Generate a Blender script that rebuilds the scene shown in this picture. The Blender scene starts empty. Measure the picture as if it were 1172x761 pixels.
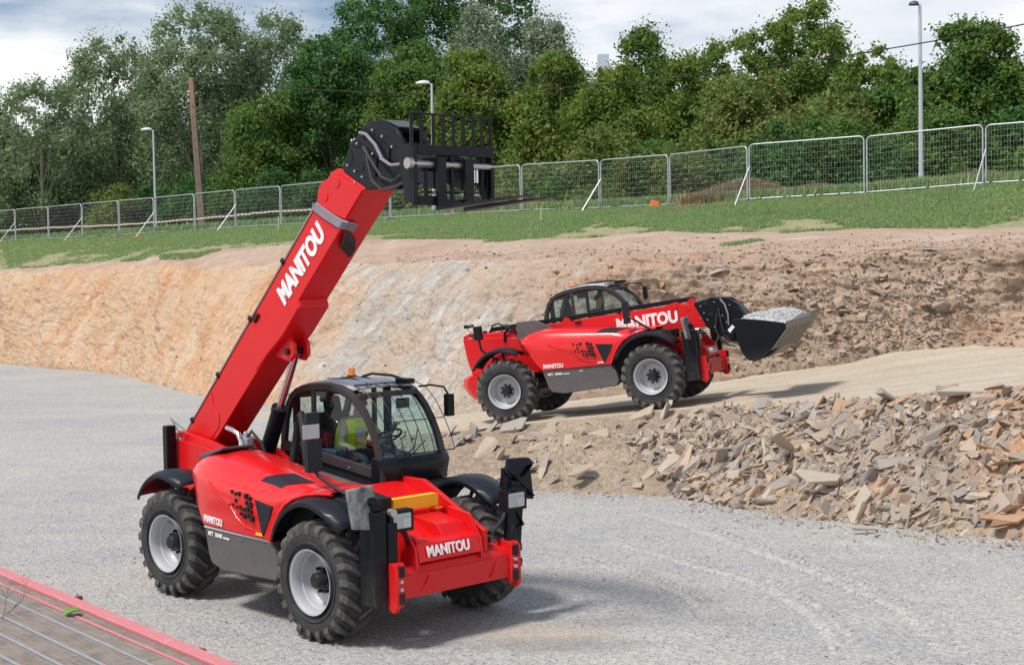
import bpy, bmesh, math, random
import numpy as np
from mathutils import Vector, Matrix
PI=math.pi; R=math.radians
random.seed(7); rng=np.random.default_rng(11)
scene=bpy.context.scene; COL=scene.collection

# ------------------------------------------------------------------ materials
class NT:
    def __init__(s,name):
        s.m=bpy.data.materials.new(name); s.m.use_nodes=True; s.t=s.m.node_tree; s.t.nodes.clear()
        s.out=s.n('ShaderNodeOutputMaterial')
    def n(s,typ,ins=None,**kw):
        nd=s.t.nodes.new(typ)
        for k,v in kw.items(): setattr(nd,k,v)
        for k,v in (ins or {}).items(): s.set(nd,k,v)
        return nd
    def set(s,nd,k,v):
        i=nd.inputs[k]
        if isinstance(v,bpy.types.NodeSocket): s.t.links.new(v,i)
        elif isinstance(v,bpy.types.Node): s.t.links.new(v.outputs[0],i)
        else: i.default_value=v
    def pos(s): return s.n('ShaderNodeNewGeometry').outputs['Position']
    def obj(s): return s.n('ShaderNodeTexCoord').outputs['Object']
    def uv(s): return s.n('ShaderNodeTexCoord').outputs['UV']
    def rand(s): return s.n('ShaderNodeNewGeometry').outputs['Random Per Island']
    def mapping(s,v,scale=(1,1,1),rot=(0,0,0),loc=(0,0,0)):
        return s.n('ShaderNodeMapping',{'Vector':v,'Scale':scale,'Rotation':rot,'Location':loc}).outputs[0]
    def noise(s,v,scale,detail=4,rough=.55,dist=0):
        return s.n('ShaderNodeTexNoise',{'Vector':v,'Scale':scale,'Detail':detail,'Roughness':rough,'Distortion':dist}).outputs['Fac']
    def voro(s,v,scale,feature='F1',out='Distance',rnd=1):
        return s.n('ShaderNodeTexVoronoi',{'Vector':v,'Scale':scale,'Randomness':rnd},feature=feature).outputs[out]
    def ramp(s,f,stops,interp='LINEAR'):
        nd=s.n('ShaderNodeValToRGB',{'Fac':f}); cr=nd.color_ramp; cr.interpolation=interp
        while len(cr.elements)<len(stops): cr.elements.new(.5)
        for e,(p,c) in zip(cr.elements,stops):
            e.position=p; e.color=(c,c,c,1) if not hasattr(c,'__len__') else (*c,1)
        return nd.outputs[0]
    def mix(s,f,a,b,mode='MIX'):
        nd=s.n('ShaderNodeMix',data_type='RGBA',blend_type=mode)
        s.set(nd,0,f)
        for k,v in ((6,a),(7,b)):
            if isinstance(v,(tuple,list)): v=(*v[:3],1)
            s.set(nd,k,v)
        return nd.outputs[2]
    def math(s,op,a,b=0.0,clamp=False):
        nd=s.n('ShaderNodeMath',operation=op,use_clamp=clamp); s.set(nd,0,a); s.set(nd,1,b); return nd.outputs[0]
    def xyz(s,v):
        nd=s.n('ShaderNodeSeparateXYZ',{'Vector':v}); return nd.outputs
    def bump(s,h,strength=.5,dist=.02,normal=None):
        ins={'Height':h,'Strength':strength,'Distance':dist}
        if normal is not None: ins['Normal']=normal
        return s.n('ShaderNodeBump',ins).outputs[0]
    def pbr(s,col,rough=.6,metal=0.,normal=None,**kw):
        b=s.n('ShaderNodeBsdfPrincipled')
        s.set(b,'Base Color',(*col,1) if isinstance(col,tuple) else col)
        s.set(b,'Roughness',rough); s.set(b,'Metallic',metal)
        if normal is not None: s.set(b,'Normal',normal)
        for k,v in kw.items(): s.set(b,k.replace('_',' '),v)
        s.t.links.new(b.outputs[0],s.out.inputs['Surface']); return s.m
def paint(name,col,rough=.3,coat=.4,dust=.10,metal=0.,dustcol=(.42,.36,.28),spec=.32):
    k=NT(name); p=k.obj()
    n1=k.noise(p,2.2,6,.65); n2=k.noise(p,14,4,.6)
    f=k.math('MULTIPLY',k.ramp(n1,[(.35,0.),(.75,1.)]),dust)
    f=k.math('ADD',f,k.math('MULTIPLY',n2,dust*.35))
    zz=k.xyz(p)[2]; lowf=k.math('MULTIPLY',k.ramp(k.math('DIVIDE',zz,2.),[(.22,1.),(.50,0.)]),k.ramp(n2,[(.3,.2),(.7,1.)])); f=k.math('ADD',f,k.math('MULTIPLY',lowf,.10))
    c=k.mix(f,col,dustcol)
    r=k.math('ADD',rough,k.math('MULTIPLY',f,1.2),True)
    return k.pbr(c,r,metal,Coat_Weight=coat,Coat_Roughness=.08,Specular_IOR_Level=spec)
M={}
M['red']=paint('red_paint',(.66,.004,.007),.38,.12,.02,dustcol=(.62,.25,.2))
M['hood_red']=paint('hood_red_paint',(.72,.008,.010),.27,.5,.03,dustcol=(.68,.3,.24))
M['black']=paint('black_paint',(.006,.008,.012),.33,.04,.008,spec=.2)
M['plastic']=paint('black_plastic',(.010,.014,.022),.40,.06,.02,spec=.25)
M['cab']=paint('cab_brown_grey_paint',(.042,.032,.034),.42,.15,.03)
M['skirt']=paint('skirt_grey_paint',(.085,.08,.085),.45,.1,.10)
M['silver']=paint('silver_rim_paint',(.47,.49,.53),.4,.1,.16,.25)
M['yellow']=paint('yellow_paint',(.95,.52,.015),.4,.1,.05)
M['rubber_hose']=paint('hose_rubber',(.03,.03,.032),.5,0,.05)
M['roofgrey']=paint('roof_grey_sky_reflection',(.50,.53,.58),.35,.2,.08)  # roof grey lightened, bright sky reflection put into the base colour
def flat(name,col,rough=.5,metal=0.): return NT(name).pbr(col,rough,metal)
M['chrome']=flat('chromed_steel',(.75,.74,.72),.18,1.)
M['steelrod']=flat('worn_steel',(.5,.48,.44),.4,.85)
M['white']=flat('white_decal',(.86,.86,.86),.5)
M['whitegrey']=flat('pale_decal',(.55,.55,.57),.5)
M['yellowdec']=flat('yellow_decal',(.75,.6,.02),.5)
M['hole']=flat('dark_recess',(.006,.006,.007),.8)
M['hosegrey']=flat('grey_hose_sleeve',(.24,.22,.26),.5); M['galv']=flat('galvanised_steel',(.52,.55,.57),.42,.6)
M['concrete']=flat('concrete_foot',(.2,.2,.2),.9)
k=NT('scratched_steel'); p=k.obj(); f=k.noise(k.mapping(p,(4,4,2)),2.2,8,.7)
M['scratched']=k.pbr(k.mix(k.ramp(f,[(.38,0.),(.62,1.)]),(.07,.07,.075),(.36,.36,.35)),.5,.3)
k=NT('tyre_rubber'); p=k.obj(); f=k.noise(p,7,6,.65)
M['tyre']=k.pbr(k.mix(k.ramp(f,[(.35,0.),(.8,.55)]),(.020,.021,.023),(.10,.095,.088)),.75,0.)
k=NT('tread_rubber'); p=k.obj(); f=k.noise(p,11,6,.65)
M['tread']=k.pbr(k.mix(k.ramp(f,[(.3,0.1),(.75,.75)]),(.035,.035,.036),(.17,.158,.14)),.8,0.)
k=NT('tinted_glass')
g=k.n('ShaderNodeBsdfGlossy',{'Color':(.95,.97,1,1),'Roughness':.015}); tr=k.n('ShaderNodeBsdfTransparent',{'Color':(.70,.84,.84,1)})
fr=k.math('ADD',.05,k.math('MULTIPLY',k.math('POWER',k.n('ShaderNodeLayerWeight',{'Blend':.5}).outputs['Facing'],3.),.5)); mx=k.n('ShaderNodeMixShader',{0:fr,1:tr,2:g}); k.t.links.new(mx.outputs[0],k.out.inputs['Surface'])
M['glass']=k.m
M['mirror']=flat('mirror_glass',(.5,.5,.52),.08,1.)
k=NT('lamp_lens'); M['lens']=k.pbr((.42,.44,.47),.10,.7,Coat_Weight=1.)
k=NT('amber_lens'); M['amber']=k.pbr((.9,.28,.01),.2,0.,Coat_Weight=1.,Transmission_Weight=.2)
M['redlens']=flat('red_lens',(.5,.02,.02),.3); M['marker']=flat('dull_red_lens',(.22,.02,.02),.4)
M['skin']=flat('skin',(.42,.25,.18),.55); M['hair']=flat('dark_hair',(.02,.015,.012),.7)
M['hivis']=flat('hi_vis_yellow',(.72,1.0,.04),.7); M['shirt']=flat('tan_shirt',(.42,.34,.22),.85)
M['darkshirt']=flat('dark_shirt',(.03,.035,.05),.85); M['trousers']=flat('dark_trousers',(.03,.035,.05),.85)
M['reflect']=flat('silver_reflective_tape',(.65,.67,.68),.35,.2)
M['seat']=flat('black_seat_fabric',(.02,.02,.022),.8); M['maroon']=flat('maroon_fabric',(.25,.015,.03),.7)
M['eye']=flat('eye_dark',(.02,.015,.01),.3); M['lip']=flat('lips',(.35,.13,.1),.6)
M['bluedash']=flat('blue_grey_dash',(.05,.09,.14),.5)
k=NT('bucket_wear_steel'); p=k.obj(); f=k.noise(k.mapping(p,(3,12,3)),2,6,.7)
M['wear']=k.pbr(k.mix(f,(.10,.085,.07),(.26,.23,.195)),.55,.3)

# ------------------------------------------------------------------ mesh builder
class MB:
    def __init__(s): s.v=[]; s.f=[]
    def add(s,vs,fs):
        b=len(s.v); s.v+= [tuple(v) for v in vs]; s.f+=[tuple(i+b for i in f) for f in fs]; return s
    def box(s,c,d,rot=None):
        x,y,z=[q/2 for q in d]
        vs=[Vector((a*x,b*y,e*z)) for a in (-1,1) for b in (-1,1) for e in (-1,1)]
        if rot is not None: vs=[rot@v for v in vs]
        vs=[v+Vector(c) for v in vs]
        return s.add(vs,[(0,1,3,2),(4,6,7,5),(0,4,5,1),(2,3,7,6),(0,2,6,4),(1,5,7,3)])
    def b2(s,a,b): # min/max corners
        return s.box([(p+q)/2 for p,q in zip(a,b)],[abs(q-p) for p,q in zip(a,b)])
    def hexa(s,bot,top):
        return s.add(list(bot)+list(top),[(3,2,1,0),(4,5,6,7),(0,1,5,4),(1,2,6,5),(2,3,7,6),(3,0,4,7)])
    def prism(s,pts,y0,y1,T=None): # polygon in xz, extruded along y
        n=len(pts); 
        area=sum(pts[i][0]*pts[(i+1)%n][1]-pts[(i+1)%n][0]*pts[i][1] for i in range(n))
        if area<0: pts=pts[::-1]
        vs=[(p[0],y0,p[1]) for p in pts]+[(p[0],y1,p[1]) for p in pts]
        if T: vs=[T(*v) for v in vs]
        return s.add(vs,[tuple(range(n)),tuple(range(2*n-1,n-1,-1))]+[(i,i+n,(i+1)%n+n,(i+1)%n) for i in range(n)])
    def cyl(s,a,b,r,r2=None,n=14,caps=True):
        return s.tube([a,b],r if r2 is None else [r,r2],n,caps)
    def tube(s,pts,r,n=8,caps=True):
        P=[Vector(p) for p in pts]; m=len(P); rs=r if hasattr(r,'__len__') else [r]*m
        d=(P[1]-P[0]).normalized(); u=d.orthogonal().normalized(); vs=[]
        for i in range(m):
            t=((P[min(i+1,m-1)]-P[max(i-1,0)])).normalized()
            u=(u-t*u.dot(t)).normalized(); w=t.cross(u)
            for j in range(n):
                a=2*PI*j/n; vs.append(P[i]+(u*math.cos(a)+w*math.sin(a))*rs[i])
        fs=[(i*n+j,i*n+(j+1)%n,(i+1)*n+(j+1)%n,(i+1)*n+j) for i in range(m-1) for j in range(n)]
        if caps: fs+=[tuple(range(n-1,-1,-1)),tuple((m-1)*n+j for j in range(n))]
        return s.add(vs,fs)
    def lathe(s,prof,c,n=36,a0=0,a1=2*PI,axis='y'): # prof: (y,r) ; c centre
        closed=abs(a1-a0-2*PI)<1e-6; N=n if closed else n+1; m=len(prof); vs=[]
        for i in range(N):
            a=a0+(a1-a0)*i/n
            for (y,r) in prof: 
                if axis=='y': vs.append((c[0]+r*math.cos(a),c[1]+y,c[2]+r*math.sin(a)))
                else: vs.append((c[0]+r*math.cos(a),c[1]+r*math.sin(a),c[2]+y))
        fs=[(i*m+j,i*m+j+1,((i+1)%N)*m+j+1,((i+1)%N)*m+j) for i in range(n) for j in range(m-1)]
        return s.add(vs,fs)
    def grid(s,rows,close=False):
        m=len(rows[0]); vs=[v for r in rows for v in r]
        fs=[(i*m+j,i*m+j+1,(i+1)*m+j+1,(i+1)*m+j) for i in range(len(rows)-1) for j in range(m-1)]
        return s.add(vs,fs)
    def T(s,f): s.v=[tuple(f(Vector(v))) for v in s.v]; return s
    def build(s,name,mat,parent=None,bevel=0,smooth=35,solid=0,seg=2):
        me=bpy.data.meshes.new(name); me.from_pydata(s.v,[],s.f)
        bm=bmesh.new(); bm.from_mesh(me); bmesh.ops.recalc_face_normals(bm,faces=bm.faces); bm.to_mesh(me); bm.free()
        me.materials.append(M[mat] if isinstance(mat,str) else mat)
        if smooth:
            me.shade_smooth(); me.set_sharp_from_angle(angle=R(smooth))
        o=bpy.data.objects.new(name,me); COL.objects.link(o)
        if parent: o.parent=parent
        if solid:
            md=o.modifiers.new('solid','SOLIDIFY'); md.thickness=solid; md.offset=0
        if bevel:
            md=o.modifiers.new('bev','BEVEL'); md.width=bevel; md.segments=seg; md.limit_method='ANGLE'; md.angle_limit=R(35); md.harden_normals=True
        return o
def tag(o,label=None,cat=None,group=None,kind=None):
    if label: o['label']=label
    if cat: o['category']=cat
    if group: o['group']=group
    if kind: o['kind']=kind
    return o
def empty(name,loc=(0,0,0),rot=(0,0,0)):
    o=bpy.data.objects.new(name,None); COL.objects.link(o); o.location=loc; o.rotation_euler=rot; o.empty_display_size=.3; return o
def np_mesh(name,V,F,mat,parent=None,smooth=False):
    V=np.asarray(V,dtype=np.float32); F=np.asarray(F,dtype=np.int32); k=F.shape[1]
    me=bpy.data.meshes.new(name); me.vertices.add(len(V)); me.vertices.foreach_set('co',V.ravel())
    me.loops.add(F.size); me.loops.foreach_set('vertex_index',F.ravel())
    me.polygons.add(len(F)); me.polygons.foreach_set('loop_start',np.arange(0,F.size,k,dtype=np.int32))
    me.polygons.foreach_set('loop_total',np.full(len(F),k,dtype=np.int32))
    me.update(calc_edges=True); me.materials.append(M[mat] if isinstance(mat,str) else mat)
    if smooth: me.shade_smooth()
    else: me.shade_flat()
    o=bpy.data.objects.new(name,me); COL.objects.link(o)
    if parent: o.parent=parent
    return o
_txt={}
def text_part(name,s,mat,parent,frame,height,width,thick=.008,offset=.02,shear=0.):
    """lettering mesh; frame=(origin lower-left, dir, up) in parent space; stretched to width"""
    cu=bpy.data.curves.new('txt','FONT'); cu.body=s; cu.size=1; cu.offset=offset; cu.extrude=.05; cu.shear=shear; cu.resolution_u=3
    t=bpy.data.objects.new('txt',cu); COL.objects.link(t)
    dg=bpy.context.evaluated_depsgraph_get(); me=bpy.data.meshes.new_from_object(t.evaluated_get(dg))
    bpy.data.objects.remove(t); bpy.data.curves.remove(cu)
    co=np.empty(len(me.vertices)*3); me.vertices.foreach_get('co',co); co=co.reshape(-1,3)
    lo,hi=co.min(0),co.max(0); q=(co-lo)/(hi-lo)
    O,dx,up=[np.array(v,float) for v in frame]; nn=np.cross(dx,up)
    W=O+np.outer(q[:,0]*width,dx)+np.outer(q[:,1]*height,up)+np.outer((q[:,2]-.3)*thick,nn)
    me.vertices.foreach_set('co',W.astype(np.float32).ravel()); me.materials.clear(); me.materials.append(M[mat]); me.update(); me.name=name
    o=bpy.data.objects.new(name,me); COL.objects.link(o); o.parent=parent; return o

# ------------------------------------------------------------------ camera
def setup_camera():
    pitch,roll=.0431,-.0191
    fw=Vector((0,math.cos(pitch),-math.sin(pitch))); up=Vector((0,math.sin(pitch),math.cos(pitch))); rt=Vector((1,0,0))
    r2=rt*math.cos(roll)+up*math.sin(roll); u2=up*math.cos(roll)-rt*math.sin(roll)
    cam=bpy.data.cameras.new('camera'); o=bpy.data.objects.new('camera',cam); COL.objects.link(o)
    m=Matrix((r2,u2,-fw)).transposed().to_4x4(); m.translation=(0,0,3.779); o.matrix_world=m
    cam.sensor_width=36; cam.sensor_fit='HORIZONTAL'; cam.lens=1600/1172*36; cam.clip_end=5000; cam.clip_start=.1
    scene.camera=o
setup_camera()

# ------------------------------------------------------------------ telehandler
def wheel(root,cx,cy,cz,side,steer=0.,spin=0.):
    """side=-1: outer face towards -y"""
    Rr=.595; w=.21
    prof=[(-.165,.335),(-.185,.37),(-.205,.44),(-.207,.50),(-.195,.55),(-.165,.583),(-.09,.597),(0,.600),(.09,.597),(.165,.583),(.195,.55),(.207,.50),(.205,.44),(.185,.37),(.165,.335)]
    def place(mb):
        ca,sa=math.cos(steer),math.sin(steer)
        return mb.T(lambda v: Vector((cx+ca*v.x-sa*v.y, cy+sa*v.x+ca*v.y, cz+v.z)))
    hub=MB(); s=side
    hub.lathe([(s*.02,.0),(s*.15,.001),(s*.15,.07),(s*.13,.085),(s*.02,.10),(s*.0,.12)],(0,0,0),20)
    for k_ in range(8):
        a=2*PI*k_/8+spin; c_=(.125*math.cos(a),0,.125*math.sin(a)); hub.cyl((c_[0],s*.015,c_[2]),(c_[0],s*.075,c_[2]),.019,n=8)
    hub.cyl((0,-s*.28,0),(0,0,0),.13,n=16)
    h=place(hub).build('wheel',M['black'],root)
    t=MB().lathe(prof,(0,0,0),64)
    # raised sidewall ring
    t.lathe([(s*.2065,.40),(s*.212,.405),(s*.212,.415),(s*.2075,.42)],(0,0,0),48)
    place(t).build('tyre','tyre',h)
    # tread lugs
    lg=MB(); n=21
    for sd in (-1,1):
        for i in range(n):
            a0=2*PI*(i+(.5 if sd>0 else 0))/n+spin
            # path along the lug: (y, angle offset, base radius, top radius)
            path=[(.008,.0,.590,.632,.030),(.07,.075,.590,.632,.032),(.135,.16,.585,.629,.036),(.19,.215,.555,.612,.042),(.212,.235,.50,.56,.042)]
            rows=[]
            for (y,da,rb,rt_,hw) in path:
                a=a0+da; q=[]
                for (r_,sg) in ((rb,-1),(rt_,-.8),(rt_,.8),(rb,1)):
                    aa=a+sg*hw/r_; yy=sd*(y+ (0.006 if r_==rt_ and y>.15 else 0)); q.append((r_*math.cos(aa),yy,r_*math.sin(aa)))
                rows.append(q)
            m=len(rows); vs=[v for q in rows for v in q]; fs=[]
            for j in range(m-1):
                for e in range(4): fs.append((j*4+e,j*4+(e+1)%4,(j+1)*4+(e+1)%4,(j+1)*4+e))
            fs+=[(0,1,2,3),((m-1)*4+3,(m-1)*4+2,(m-1)*4+1,(m-1)*4)]
            lg.add(vs,fs)
    place(lg).build('tread','tread',h,smooth=25)
    rp=[(s*.20,.335),(s*.212,.345),(s*.205,.325),(s*.17,.305),(s*.10,.30),(s*.09,.285),(s*.03,.275),(s*.0,.25),(s*.015,.21),(s*.02,.16),(s*.02,.09),(s*-.01,.0)]
    r_=MB().lathe(rp,(0,0,0),48)
    r_.lathe([(-s*.20,.335),(-s*.17,.305),(0,.29)],(0,0,0),32)
    r_.cyl((.235*math.cos(spin+1.9),s*.03,.235*math.sin(spin+1.9)),(.25*math.cos(spin+1.9),s*.09,.25*math.sin(spin+1.9)),.013,n=8)
    place(r_).build('rim','silver',h,smooth=40)
    return h
def fender(root,cx,cy,w,a0,a1,r,outer,cz=.63,steer=0):
    mb=MB(); rows=[]; n=14
    for i in range(n+1):
        t=i/n; a=R(a0+(a1-a0)*t); rr=r*(1+.04*math.sin(PI*t)); row=[]
        tap=1-.25*max(0,(t-.8)/.2) 
        for (q,dr) in ((-1,-.055),(-.97,-.012),(-.7,.02),(0,.035),(.7,.02),(.97,-.012),(1,-.055)):
            row.append((cx+(rr+dr)*math.cos(a),cy+q*w/2*tap,cz+(rr+dr)*math.sin(a)))
        rows.append(row)
    mb.grid(rows)
    f=mb.build('fender','plastic',root,solid=.018,smooth=50)
    s=MB().tube([(cx,cy+outer*.05,cz+r*.98),(cx,cy-outer*.1,cz+r*.6),(cx,cy-outer*.25,cz+.1)],.022,8).build('bracket','black',f)
    return f

def make_telehandler(cfg):
    root=empty('telehandler',cfg['loc'])
    m=Matrix.Rotation(cfg['yaw'],4,'Z')@Matrix.Rotation(-cfg['pit'],4,'Y')@Matrix.Rotation(cfg['rol'],4,'X')
    m.translation=cfg['loc']; root.matrix_world=m
    B=lambda name,mb,mat,par=root,**k: mb.build(name,mat,par,**k)
    # wheels
    st=cfg.get('steer',(0,0))
    wheel(root,0,-1.0,.63,-1,st[1],.2); wheel(root,3.07,-1.0,.63,-1,st[0],.5)
    wheel(root,0,1.0,.63,1,st[1],.9); wheel(root,3.07,1.0,.63,1,st[0],1.3)
    fender(root,0,-1.02,.42,142,62,.80,-1); fender(root,3.07,-1.02,.42,150,48,.80,-1)
    fender(root,0,1.02,.42,142,62,.80,1); fender(root,3.07,1.02,.42,150,48,.80,1)
    # chassis
    ch=MB(); ch.b2((-.75,-.36,.62),(3.75,.36,.92)); 
    ch.b2((-.9,-.42,.55),(-.55,.42,1.0)); ch.cyl((0,-.85,.63),(0,.85,.63),.13,n=14); ch.cyl((3.07,-.85,.63),(3.07,.85,.63),.13,n=14)
    ch.box((0,0,.63),(.36,.5,.36)); ch.box((3.07,0,.63),(.36,.5,.36)); ch.b2((.8,.36,.5),(2.3,.95,.95)); ch.b2((.9,-1.0,.55),(2.35,-.36,1.3)); ch.b2((.5,-.36,.9),(2.6,.14,1.1))
    c=B('chassis',ch,'black',bevel=.015)
    # counterweight
    cw=MB(); rows=[]
    for y in np.linspace(-1.0,1.0,9):
        e=1-.25*(abs(y)/1.0)**4; xb=-1.2*e-.0
        rows.append([(-.62,y,.98),(xb+.16,y,.99),(xb+.05,y,.93),(xb+.02,y,.8),(xb+.12,y,.62),(xb+.24,y,.5),(-.66,y,.5)])
    cw.grid(rows); cw.add(rows[0],[tuple(range(7))]); cw.add(rows[-1],[tuple(range(6,-1,-1))])
    B('counterweight',cw,'red',bevel=.01)
    # boom mount tower: two side plates
    tp=[(-1.10,1.72),(-1.06,1.80),(-.96,1.84),(-.8,1.83),(-.1,1.76),(.5,1.66),(.95,1.42),(1.1,1.0),(1.0,.9),(-.72,.9),(-.98,.98),(-1.06,1.3)]
    tw=MB().prism(tp,-.46,-.40).prism(tp,.10,.16)
    tw.b2((-.95,-.40,.92),(-.87,.10,1.45)); tw.b2((-.3,-.40,.92),(.9,.10,.97))
    t_=B('boom_tower',tw,'red',bevel=.008)
    pin=MB().cyl((-.92,-.49,1.71),(-.92,.19,1.71),.06,n=16).build('pivot_pin','steelrod',t_,bevel=.006)
    # rear side body beside tower (red sloping cheeks down to the wheel)
    rb=MB().prism([(-.98,1.74),(-.98,1.0),(-.7,.98),(-.45,1.28),(0,1.42),(.42,1.30),(.75,1.0),(.85,.95),(.6,1.5),(.35,1.62),(-.3,1.70)],-.50,-.462)
    rb.prism([(-.98,1.5),(-.98,1.0),(-.7,.98),(-.45,1.28),(0,1.42),(.42,1.30),(.75,1.0),(.85,.95),(.6,1.5)],.163,.5)
    B('rear_body',rb,'red',bevel=.008)
    rl=MB().b2((-1.02,-.66,1.30),(-.90,-.52,1.92)).b2((-.98,-.62,1.1),(-.93,-.54,1.32)); 
    rr_=B('rear_lamp_guard',rl,'black',bevel=.02) if cfg['band'] else B('tow_pin',MB().cyl((-1.15,0,.7),(-1.15,0,.95),.03),'black')
    MB().b2((-1.035,-.64,1.45),(-1.02,-.54,1.6)).build('lens','redlens',rr_) if cfg['band'] else None
    MB().tube([(-.88,-.5,1.83),(-.95,-.56,2.0),(-.82,-.64,2.02),(-.70,-.5,1.86)],.011,6).build('grab_handle','steelrod',t_)
    # --- engine hood (lofted along x)
    def lerp(x,tab):
        for (a,b),(c_,d) in zip(tab,tab[1:]):
            if x<=c_: return b+(d-b)*(max(x,a)-a)/(c_-a)
        return tab[-1][1]
    bot=[(.38,1.60),(.44,1.50),(.52,1.40),(.64,1.25),(.76,1.08),(.86,.955),(2.28,.95),(2.33,1.04),(2.40,1.17),(2.48,1.28),(2.58,1.375),(2.72,1.45),(2.88,1.50),(3.05,1.525),(3.2,1.53)]
    top=[(.38,1.64),(.44,1.675),(.6,1.725),(.9,1.765),(1.3,1.745),(2.0,1.672),(2.6,1.60),(3.2,1.555)]
    yo=[(.38,-.94),(.44,-1.02),(.52,-1.08),(.7,-1.135),(.86,-1.155),(1.0,-1.16),(2.3,-1.17),(2.7,-1.15),(2.95,-1.09),(3.2,-1.0)]
    xs=[.38,.41,.44,.48,.52,.58,.64,.70,.76,.81,.86,1.0,1.15,1.3,1.5,1.7,1.9,2.1,2.2,2.28,2.33,2.40,2.48,2.58,2.72,2.88,3.05,3.2]
    rows=[]; front=[]
    for x in xs:
        b,t,y=lerp(x,bot),lerp(x,top),lerp(x,yo); 
        ti=t-.02-.06*max(0,(x-1))*.5  # inner edge
        # inner top edge lower toward front
        sh=t-.11-.02*math.sin(PI*min(1,max(0,(x-.4)/2.6)))
        sh=max(sh,b+.015)
        def blend(f): return b+(sh-b)*f
        swell=.035*math.exp(-((x-1.35)/.75)**2)
        row=[(x,y+.03,b-.0),(x,y,b+.012 if sh-b>.05 else b+.005)]
        for f in (.25,.5,.75): row.append((x,y+ (0.0 if f<.6 else .01)-swell*(1 if f>.3 else .2)*(0 if x>2.28 else 1),blend(f)))
        row+=[(x,y+.035,sh),(x,y+.09,sh+.055*(t-sh)/.12),(x,y+.18,sh+.085*(t-sh)/.12),(x,y+.34,t-.012),(x,y+.5 if y+.5<-.5 else -.5,t),(x,-.47,ti+.0),(x,-.46,ti-.12)]
        rows.append(row)
    hd=MB().grid(rows)
    hood=B('engine_hood',hd,'hood_red',smooth=60,solid=.02)
    # raised character line on the side: scoop recess made of a shallow raised lip
    lip=MB().tube([(1.05,-1.20,1.47),(1.25,-1.205,1.36),(1.48,-1.205,1.30),(1.66,-1.20,1.14),(1.80,-1.185,1.05),(2.14,-1.172,1.01)],.010,6)
    lip.build('trim_line','hood_red',hood,smooth=60)
    arch=MB(); ap=[(2.28,.95),(2.33,1.04),(2.40,1.17),(2.48,1.28),(2.58,1.375),(2.72,1.45),(2.88,1.50),(3.05,1.525),(3.22,1.53)]
    arch.tube([(x,lerp(x,yo)-.004,z) for x,z in ap],.024,8)
    arch.build('arch_trim','hood_red',hood,smooth=60)
    v=MB(); v.prism([(2.02,1.37),(2.37,1.33),(2.30,1.18),(2.16,.98)],-1.192,-1.15)
    v.build('side_vent','plastic',hood,bevel=.004)
    # top vent following the hood
    def hz(x,y):
        t=lerp(x,top); return t-.012 if y>-.85 else t-.012-(-.85-y)*.30
    tv=MB(); q=[(2.04,-1.12),(2.44,-1.115),(2.72,-.86),(2.28,-.84)]
    N=6; rws=[]
    for i in range(N+1):
        u=i/N; r0=[]
        for j in range(N+1):
            w=j/N; x=(q[0][0]*(1-u)+q[1][0]*u)*(1-w)+(q[3][0]*(1-u)+q[2][0]*u)*w; y=(q[0][1]*(1-u)+q[1][1]*u)*(1-w)+(q[3][1]*(1-u)+q[2][1]*u)*w
            t=lerp(x,top); yy=lerp(x,yo); sh=t-.11-.02*math.sin(PI*min(1,max(0,(x-.4)/2.6)))
            P=[(yy+.035,sh),(yy+.09,sh+.055*(t-sh)/.12),(yy+.18,sh+.085*(t-sh)/.12),(yy+.34,t-.012),(-.5,t)]
            z=P[-1][1]
            for (y0,z0),(y1,z1) in zip(P,P[1:]):
                if y0<=y<=y1: z=z0+(z1-z0)*(y-y0)/(y1-y0)
            r0.append((x,y,z+.018))
        rws.append(r0)
    tv.grid(rws).build('top_vent','plastic',hood,smooth=60)
    # square pixel decals
    dc=MB(); rnd=random.Random(3)
    for i in range(9):
        for j in range(4):
            if rnd.random()<.25+.06*(8-i): continue
            s_=.009+.0042*i*(1 if (i+j)%2 else .6); x=1.36+i*.072+.012*j; z=1.42-.006*i-.072*j+(0.012*(i%2))
            if z<1.12+ .0*i or (j==3 and i<5) or (j>=1 and i<2): continue
            dc.box((x,-1.2,z),(s_*1.5,.03,s_*1.5))
    dc.build('square_decal','hole',hood)
    yd=MB().b2((2.02,-1.188,.985),(2.17,-1.17,1.012)).build('small_yellow_decal','yellowdec' if cfg['yellow_decal'] else 'whitegrey',hood)
    text_part('lettering','MANITOU','white',hood,((.89,-1.168,.995),(1,-.03,-.03),(0,-.06,1)),.085,.42,.006,.035)
    # inner wheel well
    iw=MB().prism([(2.28,.6),(2.28,1.3),(2.55,1.45),(3.1,1.50),(3.5,1.46),(3.5,1.3),(3.2,1.3),(2.9,1.3),(2.62,1.1),(2.5,.6)],-.98,-.45)
    iw.prism([(2.28,.6),(2.28,1.3),(2.6,1.42),(2.75,1.3),(2.62,1.1),(2.5,.6)],.45,1.1)
    B('wheel_arch_liner',iw,'hole')
    dk=MB()
    if cfg['wedge']:
        dk.prism([(.17,1.56),(.19,1.96),(.58,1.96),(.95,1.77)],-.60,-.50)
    else: dk.prism([(.40,1.63),(.42,1.70),(.95,1.83),(.95,1.80)],-.95,-.50)
    B('rear_air_intake',dk,'skirt',bevel=.01)
    # skirt
    sk=MB().prism([(.84,.95),(2.28,.94),(2.36,.80),(2.40,.62),(2.34,.52),(1.25,.47),(1.0,.52),(.93,.62)],-1.15,-.98)
    s_=B('side_skirt',sk,'skirt',bevel=.02)
    MB().b2((1.62,-1.158,.86),(1.70,-1.13,.90)).build('lock','chrome',s_)
    text_part('lettering','MT 1840','white',s_,((.96,-1.158,.845),(1,0,-.02),(0,0,1)),.05,.30,.006,.02)
    text_part('lettering','easy','white',s_,((1.28,-1.158,.835),(1,0,-.02),(0,0,1)),.03,.14,.005,.02)
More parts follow.
